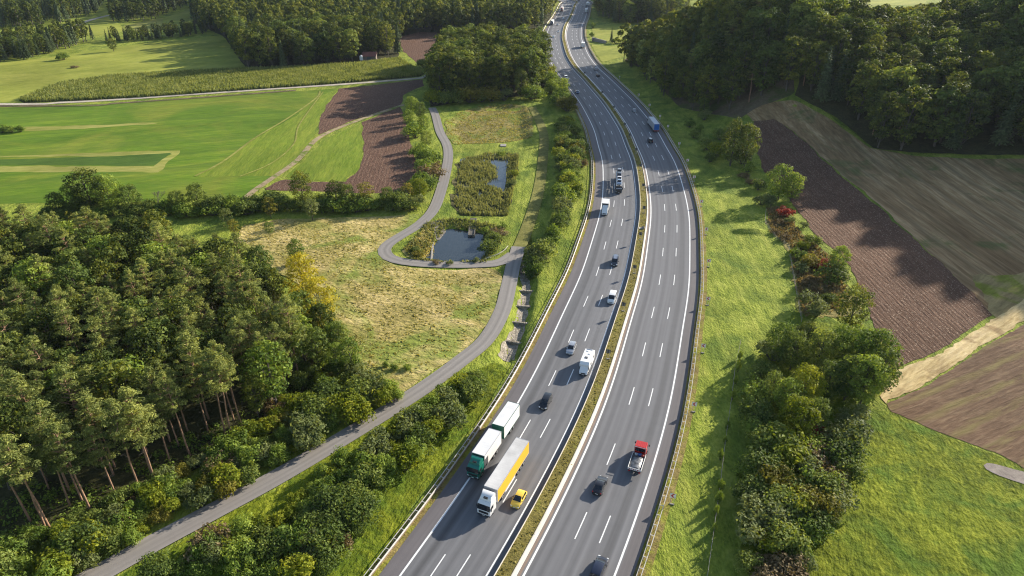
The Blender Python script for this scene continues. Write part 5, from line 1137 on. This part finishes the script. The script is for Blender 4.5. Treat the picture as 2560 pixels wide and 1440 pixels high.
T1('birch', 806, 842, 16, 'bright yellow tree at the right edge of the pine wood, lower one', 'birch_tree', 'yellow trees at the edge of the pine wood', wide=1.1)
T1('amber', 600, 790, 13, 'tree with orange tinted top standing left of the yellow trees', wide=.8)
T1('mid', 745, 660, 8.0, 'small dark green round tree at the meadow edge above the yellow trees', var=0, wide=.85)
T1('wood', 660, 735, 14, 'pale leaved tree in front of the small round tree at the meadow edge', var=1, wide=1.2)
T1('amber', 240, 640, 13, 'yellow green pointed tree at the back edge of the left wood', 'broadleaf_tree', wide=.6)
T1('amber', 100, 690, 14, 'broad yellow tinged tree at the far left of the wood', wide=.9)
# understorey along the path
US = poly_g([(-80,1420),(0,1385),(130,1325),(300,1250),(450,1175),(560,1120),(650,1050),(760,985),(845,905),(900,940),(985,985),(1000,1000),(850,1085),(690,1172),(530,1258),(380,1338),(230,1420),(120,1490),(-80,1540)])
for x, y in scatter(US, 2.75, .42):
    if not visible(x, y, 1): continue
    k = random.choices(('bush','lime','amber','scrub'), (.74,.21,.03,.02))[0]; big = random.random() < .3
    plant(k, (x,y), random.uniform(3.4,5.6) if big else random.uniform(1.8,3.6), {'bush':'green leafy bush growing between the pine wood and the path','lime':'yellow green bush growing between the pine wood and the path','amber':'amber tinted bush growing between the pine wood and the path','scrub':'brownish twiggy bush between the pine wood and the path'}[k], 'bush', 'bushes between the pine wood and the path', 'bush')
for x, y in scatter(poly_g([(800,800),(845,850),(880,915),(905,960),(845,960),(820,880),(770,800)]), 3.4, .4):
    if any(abs(x-b[0]) < 6 and -14 < y-b[1] < 4 for b in BIRCH): continue
    if random.random() < .45: plant('wood', (x,y), random.uniform(9,14), 'leafy tree closing the right edge of the pine wood beside the meadow', group='leafy trees along the right edge of the wood', name='broadleaf_tree')
    else: plant('bush', (x,y), random.uniform(2.5,5), 'bush at the foot of the right edge of the pine wood', 'bush', 'bushes along the right edge of the wood', 'bush')
for px, py, h, v in ((690,985,13,0),(735,950,14,1),(765,915,13,3),(800,925,11,1),(838,900,10,3),(815,870,12,0),(770,868,15,1),(720,905,15,2),(845,935,8,3),(650,1010,12,3)):
    plant('wood', flat(px,py), h, 'leafy tree closing the right edge of the pine wood beside the meadow', group='leafy trees along the right edge of the wood', name='broadleaf_tree', var=v)
for px, py, h in ((700,1000,3),(745,968,3.4),(780,945,3),(815,915,3.6),(850,905,3),(842,880,2.6),(830,855,3),(800,850,2.8),(795,895,3.4),(760,935,3)):
    plant('bush', flat(px,py), h, 'bush at the foot of the right edge of the pine wood', 'bush', 'bushes along the right edge of the wood', 'bush')
# bank between the path and the motorway
for poly, sp, hr in (([(330,1462),(470,1400),(700,1275),(840,1175),(960,1110),(1020,1062),(1110,1000),(1205,948),(1225,960),(1150,1040),(1060,1140),(1000,1215),(930,1290),(850,1385),(800,1450)], 2.75, (2.4,5.0)),
                     ([(1330,735),(1345,690),(1370,640),(1400,590),(1420,540),(1440,480),(1455,420),(1450,360),(1425,310),(1405,290),(1395,330),(1398,420),(1400,500),(1385,560),(1350,620),(1322,680)], 3.2, (3.2,6.0)),
                     ([(1365,185),(1385,200),(1425,270),(1420,285),(1395,262),(1375,230),(1362,205)], 5.0, (4.0,8.0))):
    for x, y in scatter(poly_g(poly), sp, .42):
        if not visible(x, y, 1): continue
        k = random.choices(('bush','lime','amber','scrub'), (.86,.12,.01,.01))[0]; far_ = y > 170
        plant(k, (x,y), random.uniform(*hr)*(1 if random.random() < .75 else .6), ({'bush':'dense green shrub','lime':'light green shrub','amber':'amber tinted shrub','scrub':'brown twiggy shrub'}[k])+(' on the strip between the creek and the motorway' if far_ else ' on the bank between path and motorway'), 'shrub', 'shrubs on the bank beside the motorway', 'bank_shrub')
for q in range(16):
    px = 880+random.uniform(-20,330); py = 905+(px-880)*.02+random.uniform(0,70)
    if py < 1010-(px-1000)*.5: T1('scrub' if q % 3 == 0 else 'bush', px if px < 960 else px-150, py, random.uniform(1.0,2.2), 'low bush at the lower edge of the dry meadow near the path', 'bush', 'low bushes at the lower edge of the dry meadow', cat='bush')
# ---- hedge row behind the dry meadow
HR = [('mid',150,545,9,1,'dark'),('mid',190,540,11,0,'dark'),('mid',235,535,16,3,'tall loose'),('mid',280,530,13,0,'loose'),('mid',335,532,10,1,'dark round'),('bush',375,535,5,4,'dark'),('mid',450,532,8,1,'dark'),('mid',500,528,10,1,'dark'),('bush',545,530,6,4,'dark'),('bush',590,525,6,0,'dark'),('bush',625,522,5,5,'dark'),('bush',680,520,6,4,'dark'),('bush',720,520,5,0,'dark'),('bush',800,520,5,5,'dark'),('mid',845,520,10,3,'amber green'),('mid',872,522,9,1,'dark'),('bush',905,522,5,4,'dark'),('small',915,515,9,0,'amber green'),('mid',970,522,8,1,'grey green'),('bush',1000,520,6,4,'dark'),('small',1020,510,8,0,'amber'),('mid',1050,500,8,2,'light green'),('bush',1040,520,5,3,'grey green'),('bush',130,548,4,4,'dark'),('bush',420,536,4,0,'dark'),('bush',655,522,4,4,'dark'),('bush',945,522,4,0,'dark')]
for k, (kd, px, py, h, v, ad) in enumerate(HR):
    cat = 'bush' if kd == 'bush' else 'tree'; T1(kd, px, py, h, ad+(' bush' if cat == 'bush' else ' tree')+' in the hedge row behind the dry meadow', 'bush' if cat == 'bush' else 'hedge_tree', 'hedge row behind the dry meadow', v, cat=cat, wide=1.1)
for q in range(34):
    px = 120+q*27.5+random.uniform(-8,8); py = 542-(px-120)*.022
    T1('bush', px, py+random.uniform(-6,6), random.uniform(3.5,5.5), 'dark bush filling the hedge row behind the dry meadow', 'bush', 'bushes filling the hedge row', random.choice((0,1,4,5)), cat='bush', wide=1.25)
T1('mid', 762, 520, 13.5, 'tall amber green tree standing out above the middle of the hedge row', 'hedge_tree', var=3, wide=.85)
tb = proto_bare(11); p = flat(398, 534); r = empty('bare_tree', (p[0],p[1],0), 1.0, 'leafless grey tree in the hedge row behind the dry meadow', 'tree'); link('trunk', tb, r)
p = flat(300, 528); r = empty('bare_tree', (p[0],p[1],0), 2.4, 'thin leafless tree left of the dark round tree in the hedge row', 'tree'); r.scale = (.8,.8,.85); link('trunk', tb, r)
for px, py, h, v, lab in ((570,568,7,2,'small olive tree in the dry meadow, left of three below the hedge row'),(588,590,6,0,'small dark round tree in the dry meadow beside the olive tree'),(678,548,8,0,'small brownish tree in the meadow below the middle of the hedge row'),(782,552,8,2,'small grey green tree in the meadow right of the brownish one'),(676,590,5,1,'small pale tree standing alone in the upper dry meadow'),(1168,0,0,0,'')):
    if h: T1('small', px, py, h, lab, 'meadow_tree', 'small trees standing in the dry meadow', v)
# ---- bushes right of the lower ploughed field, beside the path
for px, py, h, kd in ((1030,285,9,'mid'),(1052,300,9,'mid'),(1022,315,8,'mid'),(1060,330,8,'mid'),(1040,345,8,'bush'),(1068,372,8,'mid'),(1050,395,6,'bush'),(1075,405,6,'bush'),(1062,430,6,'bush'),(1080,445,5,'scrub'),(1058,465,6,'bush'),(1078,475,5,'bush'),(1040,480,6,'bush'),(1092,420,3,'scrub')):
    T1(kd, px, py, h, ('rounded tree' if kd == 'mid' else 'bush')+' in the dense row between the lower ploughed field and the path', 'hedge_tree' if kd == 'mid' else 'bush', 'row between the ploughed field and the path', random.choice((0,1)), cat='tree' if kd == 'mid' else 'bush', wide=1.05)
# ---- copse beside the motorway
nb_ = 0
for x, y in scatter(poly_g([(1082,262),(1200,246),(1335,240),(1378,195),(1352,150),(1250,142),(1110,156),(1078,205)]), 8.6, .4):
    plant('beech', (x,y), random.uniform(20,26), 'tall dark beech with sunlit top in the copse beside the motorway', group='beeches in the copse beside the motorway', name='beech_tree'); nb_ += 1
for px, h, kd in ((1088,8,'lime'),(1110,7,'bush'),(1150,8,'bush'),(1175,9,'amber'),(1205,7,'bush'),(1230,8,'amber'),(1262,7,'bush'),(1330,8,'bush')): T1(kd, px, 262-(px-1080)*.06, h, 'shrub at the shaded foot of the copse above the dry basin', 'bush', 'shrubs at the foot of the copse', cat='bush', wide=1.2)
T1('poplar', 1302, 248, 17, 'pale green sunlit poplar in front of the dark copse', 'poplar_tree', wide=1.0)
T1('bush', 1062, 170, 6, 'round bush at the left end of the copse by the gravel track', 'bush', cat='bush', wide=1.3)
# ---- forest behind the fields
BARN = flat(924,152)
def forest(poly, spacing, label, group, kinds, limit, lab2, px=True, maxy=960, mx_=90, hm=1.0):
    A = GP(poly) if px else np.asarray(poly); pts = [(x,y) for x, y in scatter(A, spacing, .4) if visible(x, y, h1(x,y)+16, mx_, -40 if mx_ < 100 else -700) and y < maxy]
    pts = [p for p in pts if not (abs(p[0]-BARN[0]) < 10 and -22 < p[1]-BARN[1] < 11)]; pts.sort(key=lambda p: p[1]); n = 0; rest = []
    for x, y in pts:
        if n < limit and visible(x, y, h1(x,y)+18, 60, -30):
            kd = random.choices(list(kinds), list(kinds.values()))[0]; n += 1
            plant(kd, (x,y), hm*random.uniform(*{'beech':(19,26),'spruce':(19,26),'pine':(18,22)}[kd]), label[kd], group=group, name='oak_tree' if kd == 'beech' and n % 4 == 0 else {'beech':'beech_tree','spruce':'spruce_tree','pine':'conifer_tree'}[kd], var=2 if kd == 'beech' and n % 4 == 0 else (random.choice((0,1,3)) if kd == 'beech' else None), wide=1.6 if kd == 'pine' else 1.08)
        else: rest.append((x,y))
    if rest: woodland('distant_woodland', rest, kinds, lab2, hm)
    print(group, n, len(rest))
forest([(566,95),(604,152),(622,174),(720,170),(890,156),(1000,138),(988,96),(1060,82),(1240,88),(1345,82),(1378,48),(1388,8),(1385,-30),(560,-30),(480,50)], 8.8,
       {'beech':'rounded beech in the large forest behind the fields','spruce':'dark pointed spruce in the large forest behind the fields'}, 'trees in the large forest behind the fields', {'beech':.66,'spruce':.34}, 120, 'dark mixed forest stretching to the top edge behind the fields')
forest([(-60,160),(70,150),(150,128),(200,112),(248,100),(235,95),(150,104),(60,116),(-60,126)], 7.5, {'beech':'tree in the wooded strip at the left above the pale pasture','spruce':'pointed dark tree in the wooded strip above the pale pasture'}, 'wooded strip above the pale pasture', {'beech':.45,'spruce':.55}, 45, 'rest of the wooded strip at the left edge', hm=.68)
forest([(265,104),(330,106),(470,92),(560,74),(556,66),(470,80),(400,90),(330,96),(262,98)], 6.5, {'beech':'tree in the thin belt above the lone round tree','spruce':'dark tree in the thin belt above the lone round tree'}, 'thin tree belt above the lone round tree', {'beech':.5,'spruce':.5}, 40, 'rest of the thin belt', hm=.45)
forest([(-80,74),(160,64),(180,50),(255,30),(260,-30),(-80,-30)], 10, {}, '', {'beech':.3,'spruce':.7}, 0, 'bluish far forest in the upper left corner', hm=.85)
forest([(272,58),(370,54),(420,36),(470,14),(460,-30),(300,-30)], 10, {}, '', {'beech':.55,'spruce':.45}, 0, 'round far wood left of the far meadows at the top', hm=.8)
forest([(1488,40),(1545,62),(1640,62),(1720,50),(1720,-20),(1500,-20)], 9.5, {'beech':'beech in the wood beside the far bend of the motorway','spruce':'spruce in the wood beside the far bend'}, 'wood beside the far bend of the motorway', {'beech':.8,'spruce':.2}, 40, 'far wood at the top right of the far bend')
# forest on the hill to the right
HILL = [G(1545,148), G(1600,190), G(1660,240), G(1705,285), G(1850,275), G(1880,250), G(2000,232), G(2105,285), G(2185,376), G(2350,386), G(2560,388), (205,216), (225,200), (290,215), (350,300), (440,430), (500,620), (330,640), (210,600), (150,540), (100,505), (80,505)]
forest(HILL, 8.8, {'beech':'large beech with sunlit crown on the forested hill right of the motorway','spruce':'dark spruce on the forested hill right of the motorway','pine':'pine on the forested hill right of the motorway'}, 'trees on the forested hill right of the motorway', {'beech':.74,'spruce':.08,'pine':.18}, 240, 'rest of the forest covering the hill on the right', px=False, maxy=640, mx_=1500)
for x, y in [(184,196),(190,206),(196,214),(203,222),(212,232),(220,244),(205,204),(214,214),(224,226),(232,240),(176,188),(188,186)]: pass
for px, py, h in ((1578,165,7),(1610,185,6),(1640,200,7),(1655,225,8),(1690,250,7),(1620,160,6),(1590,150,8),(1680,215,9)): T1('bush', px, py, h, 'dark bush on the brown slope at the foot of the forested hill', 'bush', 'bushes on the brown slope below the hill forest', cat='bush')
# ---- single trees and hedges in the fields
T1('mid', 285, 129, 9.5, 'lone round tree on the pale pasture', 'lone_tree', var=3, wide=1.1)
T1('bush', 160, 150, 5, 'bush at the edge of the pale pasture below the wooded strip', 'bush', cat='bush', wide=1.3)
T1('scrub', 188, 170, 1.6, 'small dark mound of scrub on the pale pasture', 'bush', cat='bush', wide=1.8)
for px in (8, 30, 52): T1('bush', px, 330, 3.2, 'dark low hedge bush at the left end of the strip in the green field', 'bush', 'low hedge in the green field', cat='bush', wide=1.5)
T1('spruce', 1528, 104, 11, 'slim conifer alone on the bright far meadow', 'spruce_tree')
for px, py in ((1560,108),(1580,112),(1600,112),(1540,109)): T1('bush', px, py, 4, 'bush in the hedge along the far stream', 'bush', 'hedge along the far stream', cat='bush', wide=1.5)
T1('bush', 1480, 92, 4, 'small bush beside the far culvert', 'bush', cat='bush')
T1('bush', 1482, 70, 5, 'bush by the far meadow beside the bend', 'bush', cat='bush')
# ---- around the ponds
for kd, px, py, h, lab in (('willow',0,0,0,''),('amber',1045,640,2.2,'brownish bush on the bank left of the lower pond'),('bush',1040,628,2.0,'green bush on the bank left of the lower pond'),('bush',1222,628,4.0,'light green willow bush at the right shore of the lower pond'),('bush',1235,600,3.0,'dark bush above the right shore of the lower pond'),('scrub',1248,590,2.5,'brown bush above the right shore of the lower pond'),('bush',1255,575,2.5,'dark bush by the channel right of the lower pond'),('bush',1215,578,2.5,'dark bush just right of the concrete channel'),('scrub',1090,660,1.2,'reddish low scrub at the lower left corner of the lower pond'),('bush',1125,662,1.3,'low green bush on the near shore of the lower pond'),('bush',1190,655,1.5,'green bush on the near shore beside the path guard rail'),('lime',1288,440,3.0,'yellow green bush at the right shore of the reed pond'),('bush',1280,465,2.8,'dark bush at the right shore of the reed pond'),('bush',1255,388,2.6,'dark bush at the top of the reed pond')):
    if h: T1(kd, px, py, h, lab, 'bush', cat='bush', wide=1.2)
reed = poly_g([(1150,400),(1222,390),(1224,404),(1245,420),(1240,442),(1212,458),(1245,470),(1268,480),(1262,530),(1235,541),(1150,536),(1134,500)])
tufts('reed_bed', scatter_rand(reed, 4.2, .55), LM['reed'], 2.0, .34, 'dense olive and tan reed bed filling the upper pond', 'reeds', 4, hz=-.35, lean=.16)
tufts('reed_bed', scatter_rand(poly_g([(1148,396),(1238,380),(1296,386),(1292,400),(1240,396),(1222,398)]), 4.0, .2), LM['reed'], 1.7, .34, 'strip of reeds along the far end of the upper pond', 'reeds', 4, hz=-.3, lean=.16)
tufts('reed_bed', scatter(poly_g([(1272,395),(1296,392),(1292,430),(1268,538),(1250,540),(1262,500),(1268,430)]), .6, .5), LM['reed'], 1.8, .34, 'narrow reed fringe along the right shore of the upper pond', 'reeds', 4, hz=-.35, lean=.16)
mz = poly_g([(66,256),(48,250),(140,214),(170,207),(290,190),(600,174),(720,170),(890,160),(1000,147),(1058,186),(1046,190),(830,210),(350,244)])
tufts('maize_crop', scatter(mz, .85, .45), LM['maize'], 2.0, .42, 'standing maize crop in a long strip beside the gravel track', 'maize', 3, lean=.12)
tufts('dry_grass', scatter_rand(poly_g([(560,565),(700,552),(860,549),(1040,540),(960,604),(946,622),(952,650),(985,668),(1130,680),(1230,676),(1248,690),(1230,780),(1190,835),(1120,895),(1040,945),(975,985),(880,925),(800,830),(760,720),(640,640)]), .55, .35), LM['tuft'], .36, .6, 'tufted dry grass covering the meadow beside the pine wood', 'grass', 3, lean=.5)
tufts('dry_grass', scatter_rand(BASINS[2][0], .6, .4), LM['tuft'], .5, .5, 'rough tufted grass in the dry basin above the reed pond', 'grass', 3, lean=.45)
tufts('bank_grass', scatter(poly_g([(1010,628),(1068,562),(1085,590),(1079,652),(1040,652)]), .9, .5), LM['tuft'], .6, .5, 'tufted grass on the bank left of the lower pond', 'grass', 3, lean=.45)
tufts('verge_herbs', scatter(poly_g([(1918,520),(1955,520),(2005,590),(2100,660),(2110,700),(2120,770),(2010,790),(1990,720),(1978,620),(1925,580)]), .9, .5), LM['brown'], .8, .5, 'dry tall grass along the fence among the verge shrubs', 'grass', 3, lean=.4)
n_ = []
for s in np.arange(10, 620, .5):
    for o in (13.95+RNG.random()*1.6,):
        p, _ = at_s(s+RNG.random(), o); n_.append(p)
bp_ = BASINS[0][0]; q_ = scatter_rand(bp_, 2.2); q_ = q_[seg_dist(bp_, q_[:,0], q_[:,1], True, [.8,1,1,1.1,1.7,2.6,2.4,1.3]) < 5.2]
tufts('pond_fringe', q_, LM['reed'], .8, .4, 'tufted grass and sedge fringing the lower pond', 'grass', 3, lean=.3)
tufts('median_herbs', n_[::2], LM['moss'], .16, .4, 'low dry plants growing on the median strip', 'plants', 3, hz=.88, lean=.5)
# ---- right verge trees and shrubs
RV = [('bush',1722,318,4,0,'light green bush at the upper left of the leafy clump on the right verge'),('bush',1748,330,4,2,'light bush in the leafy clump, second from its left'),('bush',1760,300,5,3,'dark bush behind the left end of the leafy clump'),('mid',1757,290,9,1,'shaded dark tree behind the left end of the leafy clump'),('bush',1735,345,4,4,'dark bush below the light bushes of the leafy clump'),('bush',1765,375,5,5,'dark bush in the middle of the leafy clump'),('lime',1790,392,6,0,'bright lime green small tree at the lower middle of the leafy clump'),('bush',1775,405,4,4,'dark bush at the lower edge of the leafy clump'),('bush',1855,410,5,3,'grey green bush at the foot of the great poplar clump'),('bush',1868,430,4,0,'green bush at the lower right of the great poplar clump'),('bush',1800,350,5,4,'dark bush left of the great poplars'),
      ('scrub',1858,445,2.2,0,'tawny scrub below the great poplar clump'),('scrub',1872,460,2.4,1,'tawny scrub left of the isolated dark tree'),('bush',1895,475,4,4,'dark bush at the left foot of the isolated dark tree'),('bush',1905,512,4,3,'silver green shrub on the verge below the isolated tree'),('bush',1925,515,3.5,3,'second silver green shrub below the isolated tree'),('red',1963,540,3.4,0,'deep red bush on the verge, the upper one'),('bush',1972,560,2.6,3,'grey bush just under the upper red bush'),('lime',2005,622,2.6,0,'yellow tipped bush above the verge fence corner'),('bush',1995,650,3.5,0,'round green bush by the verge fence'),('amber',2020,670,4,1,'orange tinted bush left of the lower red bush'),('red',2050,672,3.0,0,'deep red bush beside the leafy tree, the lower one'),('bush',2072,705,5.5,5,'dark rounded bush below the leafy tree beside the ploughed field'),('bush',2000,680,2.8,3,'grey green bush by the fence below the round green bush'),('scrub',2020,710,2.2,0,'tawny scrub between the fence and the dark rounded bush'),('scrub',2040,735,2.4,1,'tawny twiggy scrub above the grey green bush'),('bush',2020,770,4.5,3,'broad grey green bush beside the fence'),('bush',2040,790,4,3,'grey green bush beside the open crowned tree'),('bush',2070,760,3,4,'dark bush left of the open crowned tree'),('lime',1985,640,2.0,0,'small lime bush by the fence corner'),('bush',2030,615,3.5,4,'dark bush near the fence corner'),
      ('bush',2010,570,2.2,3,'small grey shrub on the tawny strip'),('scrub',1945,560,1.8,0,'tawny scrub below the red bush'),('scrub',1935,585,1.8,1,'tawny scrub by the fence bend'),('scrub',1960,600,2.0,0,'tawny scrub right of the fence bend')]
for kd, px, py, h, v, lab in RV: T1(kd, px, py, h, lab, 'bush' if kd != 'mid' else 'verge_tree', 'shrubs on the right verge', v, cat='bush' if kd != 'mid' else 'tree', wide=1.1)
T1('poplar', 1825, 415, 19, 'great poplar on the right verge, the left one of the pair', 'poplar_tree', 'pair of great poplars', wide=1.15)
T1('poplar', 1860, 418, 18, 'great poplar on the right verge, the right one of the pair', 'poplar_tree', 'pair of great poplars', wide=1.05)
T1('mid', 1945, 500, 13, 'isolated dark green tree in front of the shaded ploughed field', 'verge_tree', var=0, wide=1.05)
T1('mid', 1975, 505, 11, 'second dark tree right beside the isolated tree on the field edge', 'verge_tree', var=0, wide=.9)
T1('mid', 2088, 690, 9.5, 'leafy light green tree beside the ploughed field above the dark rounded bush', 'verge_tree', var=0, wide=.85)
T1('mid', 2118, 835, 13, 'open crowned tree beside the ploughed field right of the grey green bushes', 'verge_tree', var=3, wide=.95)
LT = [(1945,905,10,0,'dark'),(1975,925,10,1,'dark green'),(2010,880,8,3,'olive'),(2040,930,11,1,'grey green'),(2090,920,11,0,'dark green'),(2130,945,13,0,'dark'),(2170,950,13,0,'dark green'),(2185,990,12,1,'dark'),(2150,1010,12,0,'dark green'),(2110,1000,11,1,'dark'),(2060,1000,10,1,'dark'),(2000,1020,10,2,'bright yellow green'),(1960,1040,9,0,'mid green'),(1925,1010,8,1,'dark'),(1990,1090,9,2,'lime green'),(2030,1080,8,1,'dark')]
for px, py, h, v, ad in LT: T1('mid', px, py, h, ad+' tree in the big clump between the lower verge and the meadow', 'verge_tree', 'big clump between the lower verge and the meadow', v, wide=1.0)
LS = [('bush',1905,1100,5,0),('bush',1930,1140,6,4),('lime',1975,1150,6,0),('lime',1950,1185,5,1),('bush',1900,1180,5,5),('bush',2010,1180,5,3),('red',2045,1110,3.5,0),('bush',2025,1130,4.0,1),('red',2020,1160,3.2,0),('scrub',2050,1175,4,0),('bush',2110,1120,6,3),('bush',2100,1160,5,4),('bush',2120,1190,4,4),('bush',1895,1240,4,4),('amber',1940,1225,5,0),('bush',1985,1230,5,0),('lime',1990,1275,5,1),('amber',2030,1290,5,0),('bush',2060,1240,5,4),('scrub',2085,1230,4,1),('bush',2095,1270,4,3),('bush',1900,1300,5,3),('bush',1945,1290,5,4),('bush',1970,1320,4,3),('bush',2000,1340,4,0),('bush',2020,1330,4,1),('bush',2040,1320,4,4),('bush',1880,1350,4.5,3),('lime',1900,1370,4,1),('bush',1960,1380,5,4),('bush',1985,1390,3.5,0),('scrub',1950,1440,3.5,0),('scrub',1975,1430,3.2,1),('bush',1870,1420,3,4),('scrub',1920,1460,3,0),('bush',2000,1420,3,3),('bush',1865,1250,3.5,4),('bush',1870,1180,3.5,0),('bush',1885,1060,5,4),('bush',1895,1010,5,1),('bush',1910,960,5,4),('bush',1930,900,5,3),('bush',1990,870,5,4),('bush',2060,880,4,3),('bush',2130,1060,4,3)]
ADJ = {'bush':'green','lime':'bright lime green','red':'reddish','scrub':'brown twiggy','amber':'amber and yellow tinted'}
for kd, px, py, h, v in LS: T1(kd, px, py, h, ADJ[kd]+' shrub in the mixed thicket between lower verge and lush meadow', 'thicket_shrub', 'mixed thicket on the lower right verge', v, cat='shrub', wide=1.15)
for k, (px, py, h) in enumerate(((1848,900,2.6),(1843,930,3.2),(1838,960,2.4),(1830,1000,2.8),(1818,1075,2.2),(1812,1110,2.0),(1800,1150,2.6),(1800,1230,3.0),(1795,1260,3.2),(1788,1290,2.6),(1785,1330,2.2))): T1('bush', px, py, h, 'slender sapling growing along the wire fence on the lower right verge', 'sapling', 'saplings along the wire fence', 2, cat='sapling', wide=.45)

# ------------------------------------------------------------------ air
if HAZE > 0:
    m, nt = new_mat('haze'); o = nd(nt, 'ShaderNodeOutputMaterial'); v = nd(nt, 'ShaderNodeVolumePrincipled'); v.inputs['Color'].default_value = (.72,.82,1,1); v.inputs['Density'].default_value = HAZE; v.inputs['Anisotropy'].default_value = .2
    lk(nt, v.outputs[0], o.inputs['Volume']); mb = MB(); mb.box(-3600,3600,-400,4600,-4,175,m); ob = mb.build('haze'); tag(ob, kind='stuff')
